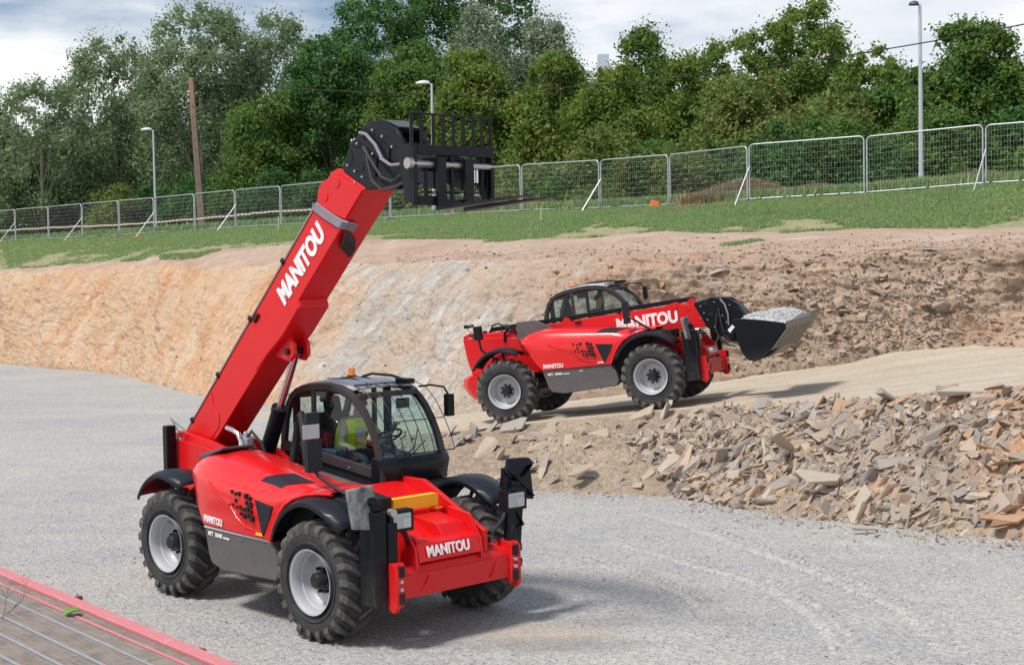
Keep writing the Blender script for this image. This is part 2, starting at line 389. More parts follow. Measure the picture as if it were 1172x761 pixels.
    MB().b2((.86,-1.158,.925),(2.27,-1.14,.945)).build('skirt_trim','whitegrey' if not cfg['wedge'] else 'skirt',s_)
    # exhaust
    if not cfg['wedge']:
        ex=MB().tube([(.66,-.52,1.6),(.66,-.52,1.84),(.60,-.52,1.92),(.50,-.53,1.96),(.38,-.54,1.98)],.032,12)
        B('exhaust_pipe',ex,'chrome')
    else:
        B('exhaust_pipe',MB().tube([(-.15,-.52,1.6),(-.12,-.52,1.78),(-.03,-.5,1.86),(.08,-.5,1.84),(.12,-.5,1.72)],.028,10),'black')
    # rear mirror / lamp on a stalk
    if cfg['wedge']:
        sl=MB().b2((-.60,-1.0,1.70),(-.44,-.9,1.98)).tube([(-.52,-.95,1.75),(-.50,-.95,1.5),(-.36,-.95,1.38),(-.15,-.95,1.25)],.025,8)
        B('rear_lamp_stalk',sl,'black',bevel=.01)
        B('rear_camera_mast',MB().tube([(-.62,-.5,1.78),(-.86,-.55,2.02)],.012,6).b2((-.98,-.6,1.96),(-.80,-.5,2.03)),'black')
    # --- boom (u,v along boom)
    al=R(cfg['boom']); ca,sa=math.cos(al),math.sin(al); Px,Pz=-.92,1.71
    def T(u,y,v): return (-.92+u*ca-v*sa, y, 1.71+u*sa+v*ca)
    Y0,Y1=-.35,.05; ct=cfg['collar']
    bm_=MB().prism([(-.22,-.12),(-.22,.10),(-.05,.14),(.3,.085),(4.15,.085),(4.3,ct),(4.42,ct+.02),(4.50,ct-.04),(4.60,ct-.04),(4.72,.10),(4.93,-.42),(3.15,-.42),(3.12,-.50),(2.62,-.50),(2.2,-.44),(.6,-.42),(.15,-.34),(-.12,-.22)],Y0,Y1,T)
    boom=B('boom',bm_,'red',bevel=.012)
    col_=MB(); 
    for y in (Y0-.006,Y1+.006):
        col_.prism([(4.18 if cfg['band'] else 4.44,.05),(4.30 if cfg['band'] else 4.44,ct-.03),(4.42,ct-.01),(4.50,ct-.07),(4.6,ct-.07),(4.70,.04),(4.89,-.41),(4.45,-.41)],y-.008,y+.008,T)
    col_.build('end_collar','red',boom,bevel=.005)
    rs=MB()
    for (u,v,r_) in ((4.36,.02,.05),(4.62,-.02,.06)):
        a=T(u,Y0-.012,v); b=T(u,Y0-.022,v); rs.cyl(a,b,r_,n=18)
    a=T(.35,Y0-.01,-.1); b=T(.35,Y0+.0,-.1)
    rs.build('boss','red',boom,bevel=.004)
    pl=MB().prism([(.0,.06),(.9,.06),(.82,-.1),(.86,-.25),(.75,-.36),(.2,-.34),(-.1,-.2)],Y0-.008,Y0+.001,T)
    pl.build('reinforcing_plate','red',boom,bevel=.003)
    pl=MB().prism([(1.9,-.2),(2.2,-.10),(2.62,-.18),(3.1,-.40),(3.1,-.48),(2.62,-.49),(2.2,-.43),(1.9,-.41)],Y0-.008,Y0+.001,T)
    pl.build('reinforcing_plate','red',boom,bevel=.003)
    lg=MB().prism([(2.22,-.46),(2.62,-.46),(2.62,-.62),(2.54,-.72),(2.42,-.72),(2.34,-.62)],-.27,-.22,T).prism([(2.22,-.46),(2.62,-.46),(2.62,-.62),(2.54,-.72),(2.42,-.72),(2.34,-.62)],-.08,-.03,T)
    lg.build('cylinder_lug','red',boom,bevel=.006)
    lp=MB().cyl(T(2.48,-.30,-.62),T(2.48,0.0,-.62),.04).build('lug_pin','black',boom)
    # hoses / tubes along the top edge
    for i,(y,v) in enumerate(((-.345,.11),(-.315,.125),(-.285,.12)) if cfg['band'] else ()):
        pts=[T(-.05,y,v-.03),T(.1,y,v),T(2.2,y,v),T(4.05,y,v),T(4.15,y-.02*(i==0),v+.02)]
        MB().tube(pts,.013,8).build('hose',['steelrod','rubber_hose','steelrod'][i],boom)
    for u in (.25,1.15,2.2,3.2): MB().prism([(u,.08),(u+.05,.08),(u+.05,.145),(u,.145)],-.37,-.27,T).build('hose_clamp','black',boom,bevel=.003)
    MB().prism([(2.28,-.0),(2.42,-.0),(2.40,.05),(2.28,.05)],-.375,-.35,T).build('latch','black',boom,bevel=.004)
    # side hose band across the end of the section, and the hose fan on the underside
    if cfg['band']:
        for i in range(4):
            v0=.12; off=i*.03
            off+=.10; pts=[T(3.98+off,-.33,.12),T(4.0+off,-.368,.09),T(4.10+off,-.37,-.15),T(4.22+off,-.37,-.40),T(4.25+off,-.34,-.445),T(4.22+off,-.2,-.455)]
            MB().tube(pts,.013,8).build('hose','hosegrey',boom)
        for i in range(5):
            y=-.30+i*.05
            pts=[T(4.32-.04*i,y,-.43),T(4.24-.04*i,y+.02,-.47),T(4.12-.04*i,y+.05,-.46),T(4.05-.04*i,y+.07,-.43)]
            MB().tube(pts,.02,8).build('hose','rubber_hose',boom)
    if cfg['rail']:
        rl=MB().prism([(.35,.10),(.42,.19),(4.75,.19),(4.8,.10)],-.33,-.22,T)
        rl.build('hose_cover','black',boom,bevel=.01)
        bk=MB()
        for u in (1.05,2.1,3.35,4.72): bk.prism([(u-.1,.08),(u+.1,.08),(u+.03,.16),(u-.03,.16)],-.352,-.335,T)
        bk.build('cover_bracket','red',boom)
    u0=cfg['text_u']; o=T(u0,Y0-.004,-.29 if cfg['band'] else -.27); dx=Vector(T(1,0,0))-Vector(T(0,0,0)); up=Vector(T(0,0,1))-Vector(T(0,0,0))
    if cfg['band']: dx2=dx
    text_part('lettering','MANITOU','white',boom,(o,dx,up),.255,1.15 if cfg['band'] else 1.26,.008,.047,)
    # lift cylinder
    base=Vector((.25,-.15,1.02)); lug=Vector(T(2.48,-.15,-.62)); dvec=(lug-base); L=dvec.length; dn=dvec.normalized()
    bl=min(L*.8,1.35)
    cyb=MB().cyl(base,base+dn*bl,.09,n=18).cyl(base+dn*(bl-.02),base+dn*(bl+.05),.1,n=18).tube([base+dn*.2+Vector((.0,.11,0)),base+dn*(bl-.05)+Vector((0,.11,0))],.016)
    cb=B('lift_cylinder',cyb,'black',bevel=.006)
    MB().cyl(base+dn*bl,lug,.045,n=16).build('piston_rod','chrome',cb)
    hs=MB()
    if cfg['band']:
        hs.tube([(.95,-.05,1.25),(.98,.02,1.75),(1.05,.05,2.1),(1.13,.02,2.15),(1.2,0,2.0),(1.25,0,1.6),(1.3,0,1.2)],.045,10)
        hs.tube([(.85,-.3,1.5),(.75,-.38,1.75),(.6,-.42,1.85),(.5,-.4,1.7),(.45,-.38,1.45)],.02,8)
        hs.tube([(.95,-.3,1.45),(.85,-.35,1.8),(.7,-.4,1.95),(.55,-.4,1.8),(.5,-.4,1.5)],.018,8)
        B('hydraulic_hose',hs,'rubber_hose')
        B('valve_block',MB().box((.62,-.42,1.80),(.16,.10,.14)).cyl((.55,-.42,1.85),(.62,-.42,1.93),.03),'galv',bevel=.01)
    else:
        hs.tube([(-.55,-.3,1.78),(-.45,-.35,1.95),(-.3,-.38,1.98),(-.15,-.38,1.9),(-.05,-.36,1.75)],.02,8)
        hs.tube([(-.3,-.3,1.78),(-.22,-.35,1.92),(-.12,-.38,1.93),(0,-.38,1.8)],.02,8)
        B('hydraulic_hose',hs,'rubber_hose')
    # boom head
    hp=[(4.76,.06),(5.12,.12),(5.44,.06),(5.62,-.10),(5.72,-.36),(5.70,-.56),(5.60,-.76),(5.46,-.82),(5.3,-.74),(5.05,-.55),(4.90,-.41),(4.78,-.36)]
    hm=MB().prism(hp,-.33,-.28,T).prism(hp,-.02,.03,T)
    hm.prism([(4.6,.03),(5.2,.03),(5.4,-.04),(5.55,-.16),(5.62,-.36),(5.6,-.60),(5.48,-.62),(5.3,-.60),(5.0,-.5),(4.85,-.36),(4.6,-.36)],-.285,-.015,T)
    head=B('boom_head',hm,'black',bevel=.012)
    hm=MB()
    for pp in ([(4.93,.08),(5.08,.10),(5.30,-.34),(5.13,-.46)],[(5.18,.09),(5.34,.07),(5.52,-.42),(5.36,-.56)]): MB().prism(pp,-.345,-.331,T).build('side_plate','black',head,bevel=.006)
    hm.prism([(5.40,.05),(5.62,-.10),(5.74,-.34),(5.68,-.36),(5.56,-.14),(5.38,.0)],-.30,0.0,T)
    hm.build('top_plate','black',head,bevel=.006)
    bt=MB()
    for (u,v) in ((4.88,-.02),(4.93,-.16),(4.98,-.3),(5.16,.02),(5.22,-.12),(5.28,-.26),(5.34,-.4),(5.45,-.08),(5.52,-.25),(5.56,-.45),(5.1,-.45),(4.85,-.25)): bt.cyl(T(u,-.349,v),T(u,-.362,v),.012,n=8)
    bt.build('bolt','galv',head)
    hl=MB()
    for (u,v,r_) in ((4.98,.02,.05),(5.05,-.2,.045),(5.3,-.02,.04)): hl.cyl(T(u,-.346,v),T(u,-.349,v),r_,n=16)
    hl.build('hole','hole',head)
    MB().tube([T(5.28,-.36,.06),T(5.36,-.375,-.05),T(5.40,-.38,-.25),T(5.38,-.38,-.45),T(5.44,-.38,-.60),T(5.55,-.37,-.70)],.018,8).build('hose','hosegrey',head)
    MB().tube([T(5.22,-.36,-.1),T(5.25,-.4,-.4),T(5.28,-.42,-.62),T(5.38,-.42,-.78),T(5.50,-.38,-.80)],.016,8).build('hose','rubber_hose',head)
    MB().tube([T(5.18,-.35,-.2),T(5.12,-.4,-.5),T(5.2,-.43,-.72),T(5.34,-.42,-.84),T(5.46,-.38,-.88)],.014,8).build('hose','rubber_hose',head)
    # --- attachment
    if cfg['tool']=='forks':
        X=4.22
        f=MB(); 
        f.prism([(X-.02,5.06),(X+.03,5.06),(X+.03,4.45),(X-.02,4.45)],-.655,-.60).prism([(X-.02,5.06),(X+.03,5.06),(X+.03,4.45),(X-.02,4.45)],.36,.405)
        f.b2((X-.015,-.60,4.955),(X+.035,.36,5.055)); f.b2((X-.015,-.60,4.455),(X+.035,-.24,4.55)); f.b2((X-.015,-.24,4.455),(X+.03,.36,4.52))
        f.b2((X-.01,-.17,4.50),(X+.025,-.13,4.96)); f.b2((X-.01,-.50,4.5),(X+.02,-.46,4.80)); 
        f.b2((X-.06,-.5,4.90),(X-.02,.3,4.935)); f.b2((X-.08,-.5,4.80),(X-.03,-.2,4.83)); f.b2((X-.08,-.5,4.58),(X-.04,.3,4.60))
        fr=B('fork_carriage',f,'black',bevel=.006)
        for y in (-.64,.355): MB().prism([(4.03,4.98),(4.10,5.06),(X-.02,5.06),(X-.02,4.48),(4.12,4.5),(4.06,4.72)],y-.015,y+.015).build('side_plate','black',fr,bevel=.004)
        for y in (-.335,.025): MB().prism([(3.66,5.12),(3.95,5.02),(X-.02,4.95),(X-.02,4.62),(3.95,4.70),(3.70,4.84)],y-.025,y+.025).build('tilt_bracket','black',fr,bevel=.006)
        MB().prism([(X-.0,4.95),(X-.25,4.95),(X-.03,4.55)],.27,.30).build('gusset','black',fr)
        MB().cyl((X+.0,-.70,4.865),(X+.0,.40,4.865),.032,n=14).cyl((X-.0,-.71,4.865),(X,-.655,4.865),.055,n=16).build('fork_shaft','steelrod',fr)
        MB().cyl((X-.05,-.45,4.58),(X-.05,.3,4.58),.012,n=8).cyl((X-.05,.2,4.70),(X-.05,.2,4.93),.012,n=8).cyl((X-.05,.24,4.70),(X-.05,.24,4.93),.012,n=8).build('chrome_rod','chrome',fr)
        br=MB().tube([(X,-.655,5.05),(X,-.655,5.33),(X,-.635,5.36),(X,.37,5.36),(X,.39,5.34),(X,.39,5.05)],.012,8)
        for y in (-.645,-.52,-.37,-.24,-.11,.02,.15,.27,.385): br.b2((X-.006,y-.018,5.05),(X+.006,y+.018,5.355))
        br.build('load_backrest','black',fr)
        for y in (-.33,.03):
            fk=MB().b2((X+.035,y-.055,4.42),(X+.08,y+.055,4.93)).b2((X-.03,y-.065,4.82),(X+.06,y+.065,4.92))
            b0=4.405; fk.hexa([(X+.035,y-.06,b0),(X+1.32,y-.035,b0+.075),(X+1.32,y+.035,b0+.075),(X+.035,y+.06,b0)],[(X+.035,y-.06,b0+.05),(X+1.32,y-.035,b0+.085),(X+1.32,y+.035,b0+.085),(X+.035,y+.06,b0+.05)])
            fk.build('fork','black',fr,bevel=.004)
    else:
        # bucket: cross-section in xz, swept in y
        ya,yb=-1.38,1.22
        cs=[(4.85,1.52),(4.88,1.15),(4.93,.90),(5.02,.77),(5.20,.76),(5.42,.93),(5.80,1.35)]
        th=.03; rows=[]
        for y in (ya,yb): rows.append([(x,y,z) for x,z in cs])
        bk=MB().grid(rows)
        bu=B('bucket',bk,'black',solid=.03,bevel=.0)
        sp=MB()
        for y in (ya-.0,yb): sp.prism([(4.83,1.53),(4.86,1.12),(4.92,.89),(5.02,.75),(5.20,.74),(5.43,.91),(5.79,1.33),(5.74,1.37),(5.36,1.46),(5.0,1.53)],y-.022,y+.022)
        sp.build('side_plate','black',bu,bevel=.006)
        wr=MB(); n=8
        dxx=Vector((.48,0,.60)).normalized(); nrm=Vector((.78,0,-.62))
        for i in range(n):
            y=ya+.125+i*(yb-ya-.25)/(n-1)
            a=Vector((5.425,y,.92))+nrm*.02; b=Vector((5.77,y,1.30))+nrm*.02
            wr.hexa([a+Vector((0,-.115,0)),b+Vector((0,-.115,0)),b+Vector((0,.115,0)),a+Vector((0,.115,0))],[a+nrm*.014+Vector((0,-.115,0)),b+nrm*.014+Vector((0,-.115,0)),b+nrm*.014+Vector((0,.115,0)),a+nrm*.014+Vector((0,.115,0))])
        wr.build('wear_strip','wear',bu)
        a=Vector((5.765,0,1.30)); b=Vector((5.86,0,1.40)); ed=MB()
        ed.hexa([(a.x,ya-.02,a.z),(b.x,ya-.02,b.z),(b.x,yb+.02,b.z),(a.x,yb+.02,a.z)],[(a.x+.04,ya-.02,a.z-.03),(b.x+.005,ya-.02,b.z-.01),(b.x+.005,yb+.02,b.z-.01),(a.x+.04,yb+.02,a.z-.03)])
        ed.build('cutting_edge','wear',bu)
        br=MB().prism([(4.60,1.75),(4.72,1.72),(4.86,1.50),(4.90,.95),(4.98,.78),(4.86,.66),(4.76,.78),(4.62,1.1),(4.55,1.35)],-.40,-.35).prism([(4.60,1.75),(4.72,1.72),(4.86,1.50),(4.90,.95),(4.98,.78),(4.86,.66),(4.76,.78),(4.62,1.1),(4.55,1.35)],.05,.10).b2((4.6,-.35,1.45),(4.85,.05,1.58)).b2((4.7,-.35,.85),(4.88,.05,1.0))
        br.prism([(4.50,1.30),(4.72,1.52),(4.82,1.42),(4.66,1.12)],-1.0,-.9)
        br.build('mounting_bracket','black',bu,bevel=.006)
        MB().prism([(4.60,1.34),(4.70,1.43),(4.74,1.38),(4.64,1.28)],-1.008,-1.0).build('white_label','white',bu)
        # gravel load (a thing of its own)
        N=28; gr=[]; 
        ga=rng.random((N+1,N+1))*.018
        for i in range(N+1):
            u=i/N; row=[]
            for j in range(N+1):
                w=j/N; x=4.87+u*(.92); y=ya+.03+w*(yb-ya-.06)
                hb=1.42-.08*u
                z=hb+.02+.20*math.sin(PI*min(1,max(0,w)))**.6*math.sin(PI*(.12+.8*u))**.9+ga[i,j]+.03*math.sin(w*7+u*3)
                if u==0 or u==1 or w==0 or w==1: z=hb-.06
                row.append((x,y,z))
            gr.append(row)
        hp_=MB().grid(gr); r_=random.Random(9)
        for _ in range(900):
            i=r_.randrange(2,N-2); j=r_.randrange(2,N-2); a_=gr[i][j]; q=r_.uniform(.012,.03); c_=Vector(a_)+Vector((r_.uniform(-.02,.02),r_.uniform(-.04,.04),.004)); o6=[c_+Vector(v)*q*r_.uniform(.6,1.2) for v in ((1,0,0),(-1,0,0),(0,1,0),(0,-1,0),(0,0,.8),(0,0,-.8))]
            hp_.add(o6,[(0,2,4),(2,1,4),(1,3,4),(3,0,4),(2,0,5),(1,2,5),(3,1,5),(0,3,5)])
        g=hp_.build('gravel_heap','gravel_load',None,smooth=0)
        g.matrix_world=m
        tag(g,'heap of pale grey gravel filling the raised bucket of the far telehandler','gravel',kind='stuff')
    # --- front chassis and bumper
    fr=MB()
    fr.hexa([(2.55,-.52,.9),(3.95,-.36,.62),(3.95,.34,.62),(2.55,.52,.9)],[(2.55,-.50,1.46),(3.95,-.34,.93),(3.95,.32,.93),(2.55,.50,1.46)])
    fr.prism([(2.5,1.50),(2.95,1.50),(3.35,1.33),(3.97,1.06),(3.97,.7),(2.5,.9)],-.50,-.44)
    fr.prism([(2.5,1.50),(2.95,1.50),(3.35,1.33),(3.97,1.06),(3.97,.7),(2.5,.9)],.40,.46)
    fr.prism([(3.0,1.25),(3.75,1.16),(3.9,1.0),(3.0,.9)],-.06,.30)
    ff=B('front_frame',fr,'red',bevel=.012)
    bp=MB().b2((3.86,-.80,.52),(4.03,.76,.76)); 
    bp.hexa([(3.62,-.82,.76),(4.03,-.82,.76),(4.03,.78,.76),(3.62,.78,.76)],[(3.66,-.78,.86),(3.99,-.74,.83),(3.99,.70,.83),(3.66,.74,.86)])
    for y in (-.86,.76): bp.prism([(3.80,.90),(4.05,.90),(4.09,.84),(4.09,.46),(4.04,.40),(3.96,.42),(3.90,.52),(3.80,.55)],y,y+.06)
    bp.prism([(3.80,.90),(4.04,.90),(4.07,.84),(4.07,.50),(4.02,.44),(3.96,.5)],-.80,-.72).prism([(3.80,.90),(4.04,.90),(4.07,.84),(4.07,.50),(4.02,.44),(3.96,.5)],.70,.76)
    bp.prism([(3.80,.85),(3.80,1.06),(4.00,1.04),(4.05,.86)],-.52,.30)
    bp.prism([(3.5,1.10),(3.85,1.18),(4.02,1.0),(4.05,.80),(3.9,.76),(3.5,.9)],-.56,-.53); bp.prism([(3.5,1.28),(3.85,1.24),(4.02,1.0),(4.05,.80),(3.9,.76),(3.5,.9)],.30,.335)
    bump_=B('front_bumper',bp,'red',bevel=.01)
    for y0 in (-.5,.42): MB().hexa([(4.028,y0,.56),(4.028,y0+.02,.56),(4.028,y0+.12,.72),(4.028,y0+.1,.72)],[(4.048,y0,.56),(4.048,y0+.02,.56),(4.048,y0+.12,.72),(4.048,y0+.1,.72)]).build('rib','red',bump_)
    bb=MB()
    for y in (-.87,-.80,.72,.80):
        pass
    for y in (-.79,.745):
        for z in (.82,.55): MB().b2((4.07,y-.03,z-.055),(4.11,y+.03,z+.055)).build('bump_stop','black',bump_,bevel=.008)
    for y in (-.79,.745):
        for z in (.72,.64): MB().cyl((4.06,y,z),(4.095,y,z),.02,n=8).build('bolt','galv',bump_)
    text_part('lettering','MANITOU','white',bump_,((4.052,-.42,.905),(0,1,0),(-.22,0,.97)),.115,.56,.008,.03)
    yb_=MB(); yb_.b2((3.22,-.30,1.27),(3.34,.30,1.275)).b2((3.22,-.30,1.395),(3.34,.30,1.40)).b2((3.335,-.30,1.27),(3.34,.30,1.40)).b2((3.22,-.30,1.27),(3.225,.30,1.40)).b2((3.2,.26,1.24),(3.36,.34,1.252))
    B('locking_block',yb_,'yellow')
    # stabilisers
    for sd in (-1,1):
        lg=MB().b2((3.70,sd*.86,.46),(3.96,sd*1.02,1.42)) if sd<0 else MB().hexa([(3.80,.86,.46),(3.92,.86,.46),(3.92,.95,.46),(3.80,.95,.46)],[(3.74,.86,1.45),(3.95,.86,1.45),(3.95,1.02,1.45),(3.74,1.02,1.45)]); lg.b2((3.75,sd*.88,1.42),(3.92,sd*1.0,1.52)).b2((3.90,sd*.74,.55),(3.98,sd*.86,1.30))
        l=B('stabiliser_leg',lg,'black',bevel=.015)
        pd=MB()
        if sd>0:
            pd.hexa([(3.84,.82,1.34),(3.88,.82,1.34),(3.88,1.22,1.28),(3.84,1.22,1.28)],[(3.80,.80,1.66),(3.84,.80,1.66),(3.84,1.20,1.71),(3.80,1.20,1.71)])
            pd.hexa([(3.84,.82,1.64),(3.88,.82,1.64),(3.92,1.21,1.68),(3.84,1.21,1.68)],[(3.76,.92,1.75),(3.80,.92,1.75),(3.84,1.19,1.74),(3.76,1.19,1.74)])
            pd.prism([(3.66,1.42),(3.86,1.34),(3.81,1.70),(3.70,1.62)],.90,.92).prism([(3.66,1.42),(3.86,1.34),(3.81,1.70),(3.70,1.62)],1.04,1.06)
            pd.hexa([(3.88,.84,1.36),(3.93,.84,1.36),(3.90,1.20,1.66),(3.85,1.20,1.66)],[(3.87,.84,1.375),(3.92,.84,1.375),(3.89,1.20,1.68),(3.84,1.20,1.68)])
            pd.hexa([(3.88,.84,1.62),(3.93,.84,1.62),(3.93,1.20,1.32),(3.88,1.20,1.32)],[(3.87,.84,1.635),(3.92,.84,1.635),(3.92,1.20,1.335),(3.87,1.20,1.335)])
        else:
            pd.hexa([(3.82,-1.20,1.27),(3.87,-1.20,1.27),(3.90,-.92,1.23),(3.82,-.92,1.23)],[(3.78,-1.24,1.66),(3.83,-1.24,1.66),(3.86,-.94,1.68),(3.78,-.94,1.68)])
        pd.build('foot_pad','scratched' if sd<0 else 'black',l,bevel=.01)
        MB().cyl((3.84,sd*.98,1.52),(3.90,sd*.98,1.52),.05,n=16).build('pin','black',l); MB().cyl((3.93,sd*.80,1.40),(4.0,sd*.80,1.40),.04,n=14).build('pin','steelrod' if sd<0 else 'black',l)
    # work lamps
    for (y,z,x) in ((-.66,1.30,3.96),(.86,1.33,4.0)):
        lm=MB().b2((x-.12,y-.16,z-.11),(x,y+.14,z+.11)).tube([(x-.05,y,z-.08),(x-.04,y+.12,z-.28),(x-.12,y+.2 if y<0 else y-.2,z-.42)],.018,8)
        l=B('headlight',lm,'black',bevel=.035)
        MB().b2((x-.02,y-.125,z-.08),(x+.014,y+.105,z+.08)).build('lens','lens',l,bevel=.03)
        MB().b2((x+.012,y-.01,z-.07),(x+.0165,y+.09,z+.02)).build('reflector','galv',l)
    B('lamp_base',MB().b2((3.82,-.50,.9),(3.92,-.40,1.02)).b2((3.7,.45,.88),(3.86,.6,.95)),'black',bevel=.01)
    B('hose',MB().tube([(3.9,.74,1.2),(3.98,.80,1.05),(3.96,.78,.9)],.012,6),'rubber_hose'); B('hose',MB().tube([(3.85,.62,.98),(3.95,.70,1.15),(3.93,.78,1.3)],.02,8),'rubber_hose')
    B('hose',MB().tube([(3.6,-.62,.6),(3.75,-.66,.95),(3.8,-.7,1.2)],.02,8),'rubber_hose')
    # --- cab
    R_=[(.47,1.62),(.47,1.80),(.52,2.06),(.60,2.24),(.69,2.35),(.82,2.43),(1.0,2.475),(1.3,2.505),(1.5,2.51),(1.72,2.49),(1.92,2.44),(2.08,2.35),(2.20,2.24),(2.31,2.10),(2.40,1.94),(2.47,1.74),(2.51,1.55),(2.52,1.42)]
    cab=MB()
    for y in (.19,1.08):
        # frame ring with rectangular section following the outline
        rows=[]
        for i,(x,z) in enumerate(R_):
            a=Vector((R_[max(i-1,0)][0],0,R_[max(i-1,0)][1])); b=Vector((R_[min(i+1,len(R_)-1)][0],0,R_[min(i+1,len(R_)-1)][1])); d=(b-a).normalized(); nn=Vector((d.z,0,-d.x)) # inward
            p_=Vector((x,0,z)); w=.075
            q=[p_+Vector((0,y-.035,0)),p_+Vector((0,y+.035,0)),p_+nn*w+Vector((0,y+.03,0)),p_+nn*w+Vector((0,y-.03,0)),p_+Vector((0,y-.035,0))]
            rows.append(q)
        cab.grid(rows)
        cab.prism([(.47,1.62),(.47,1.74),(2.40,1.60),(2.50,1.42),(2.50,1.42),(1.2,1.52)] if False else [(.47,1.66),(.47,1.78),(2.42,1.585),(2.46,1.46)],y-.03,y+.03)
        cab.b2((1.12,y-.02,1.6),(1.19,y+.02,2.48))
    cab.b2((.44,.16,1.60),(.53,1.1,1.72)).b2((.66,.2,2.30),(.74,1.05,2.38)).b2((2.0,.2,2.36),(2.08,1.05,2.42))
    cb=B('cab',cab,'cab',bevel=.01)
    lo=MB().prism([(.50,1.05),(.50,1.66),(2.46,1.45),(2.46,1.05)],.19,.24).prism([(.50,.7),(.50,1.66),(2.46,1.45),(2.46,.7)],1.03,1.08).b2((.5,.22,1.0),(2.46,1.05,1.08)).b2((.47,.2,1.05),(.55,1.05,1.66))
    lo.build('lower_panel','plastic',cb,bevel=.01)
    lo=MB().prism([(.55,1.30),(.55,1.55),(2.45,1.36),(2.45,1.15)],.10,.19)
    lo.build('side_step_cover','skirt',cb,bevel=.03)
    bl=MB()
    for x in (.8,1.35,1.9,2.38): bl.cyl((x,.155,1.70-(x-.47)*.095),(x,.145,1.70-(x-.47)*.095),.012,n=8)
    bl.build('bolt','galv',cb)
    # nose
    ns=MB(); rows=[]
    for y in np.linspace(.14,1.16,9):
        e=(abs(y-.65)/.51)**4; xf=2.60-.12*e
        rows.append([(2.3,y,1.10),(xf-.16,y,1.18),(xf-.04,y,1.38),(xf+.02,y,1.60+.03*e),(xf-.02,y,1.67+.03*e),(xf-.10,y,1.71),(2.36,y,1.69)])
    ns.grid(rows); ns.add(rows[0],[tuple(range(7))]); ns.add(rows[-1],[tuple(range(6,-1,-1))])
    ns.build('nose_panel','black',cb,smooth=50)
    # roof
    rf=MB(); rows=[]
    for (x,z) in [(.66,2.34),(.82,2.43),(1.0,2.475),(1.3,2.505),(1.5,2.51),(1.72,2.49),(1.92,2.44)]:
        rows.append([(x,.22+.86*t,z+.012+.022*math.sin(PI*t)) for t in np.linspace(0,1,8)])
    rf.grid(rows).build('roof','roofgrey',cb,solid=.02,smooth=50)
    MB().tube([(1.1,.95,2.53),(1.3,.95,2.575),(1.7,.95,2.57),(1.98,.93,2.53)],.018,8).tube([(1.0,.5,2.53),(1.5,.5,2.56),(1.9,.5,2.49)],.008,6).tube([(1.0,.7,2.53),(1.5,.7,2.56),(1.9,.7,2.49)],.008,6).box((1.98,.93,2.52),(.22,.12,.06)).build('roof_rail','black',cb,bevel=.004)
    bc=MB().lathe([(0,.06),(.03,.06),(.035,.045),(.11,.042),(.125,.02),(.127,0)],(1.0,.86,2.525),18,axis='z').build('beacon','amber',cb)
    MB().lathe([(-.02,.05),(.025,.065),(.03,.02)],(1.0,.86,2.525),16,axis='z').build('beacon_base','black',bc)
    # glass
    def inset(pts,d):
        out=[]
        for i,(x,z) in enumerate(pts):
            a=Vector(pts[max(i-1,0)]); b=Vector(pts[min(i+1,len(pts)-1)]); t=(b-a).normalized(); out.append((x+t.y*d,z-t.x*d))
        return out
    ri=inset(R_[1:-2],.05)
    for y in (.185,1.085):
        gp=ri+[(2.42,1.60),(.52,1.77)]
        n=len(gp); MB().add([(x,y,z) for x,z in gp],[tuple(range(n))]).build('side_window','glass',cb,smooth=0)
        MB().tube([(x,y,z) for x,z in inset(R_[1:-2],.082)],.012,6).build('window_seal','hole',cb)
    ws=MB(); rows=[]
    for (x,z) in [(1.92,2.42),(2.06,2.35),(2.19,2.23),(2.30,2.09),(2.39,1.93),(2.46,1.74),(2.48,1.66)]:
        rows.append([(x-.01+.05*math.sin(PI*t),.22+.84*t,z) for t in np.linspace(0,1,8)])
    ws.grid(rows).build('windscreen','glass',cb,smooth=60)
    MB().add([(.50,.22,1.76),(.50,1.05,1.76),(.62,1.05,2.28),(.62,.22,2.28)],[(0,1,2,3)]).build('rear_window','glass',cb,smooth=0)
    # windscreen guard
    gd=MB(); G=[(1.86,2.50),(2.08,2.44),(2.26,2.30),(2.42,2.10),(2.54,1.90),(2.60,1.74)]
    for y in np.linspace(.28,1.16,7): gd.tube([(x,y,z) for x,z in G],.005,6)
    gd.tube([(G[0][0],.28,G[0][1]),(G[0][0],1.16,G[0][1])],.008,6); gd.tube([(G[-1][0],.28,G[-1][1]),(G[-1][0],1.16,G[-1][1])],.008,6); gd.tube([(G[3][0],.28,G[3][1]),(G[3][0],1.16,G[3][1])],.006,6)
    gd.build('windscreen_guard','black',cb)
    wp=MB().tube([(2.56,.38,1.68),(2.53,.62,1.80),(2.47,.72,2.0)],.009,6).tube([(2.56,.45,1.68),(2.55,.6,1.75),(2.50,.8,1.86)],.007,6)
    wp.build('wiper','black',cb)
    # left mirror with arm
    MB().tube([(2.0,1.12,2.44),(2.12,1.2,2.46),(2.30,1.26,2.44),(2.38,1.27,2.34)],.014,8).b2((2.34,1.22,2.10),(2.42,1.32,2.36)).build('mirror','black',cb,bevel=.02)
    # interior
    it=MB().b2((.95,.42,1.35),(1.40,.90,1.52)).prism([(.90,1.50),(1.02,1.5),(.92,2.12),(.80,2.10)],.44,.88).prism([(.84,2.08),(.92,2.08),(.86,2.30),(.80,2.30)],.54,.78)
    seat=it.build('driver_seat','seat',cb,bevel=.03)
    MB().b2((1.0,.24,1.45),(1.5,.38,1.72)).build('side_console','bluedash',cb,bevel=.02)
    MB().b2((.98,.30,1.72),(1.22,.42,1.92)).build('red_bag','maroon',cb,bevel=.04)
    MB().b2((2.1,.3,1.2),(2.4,1.0,1.68)).build('dashboard','bluedash',cb,bevel=.04)
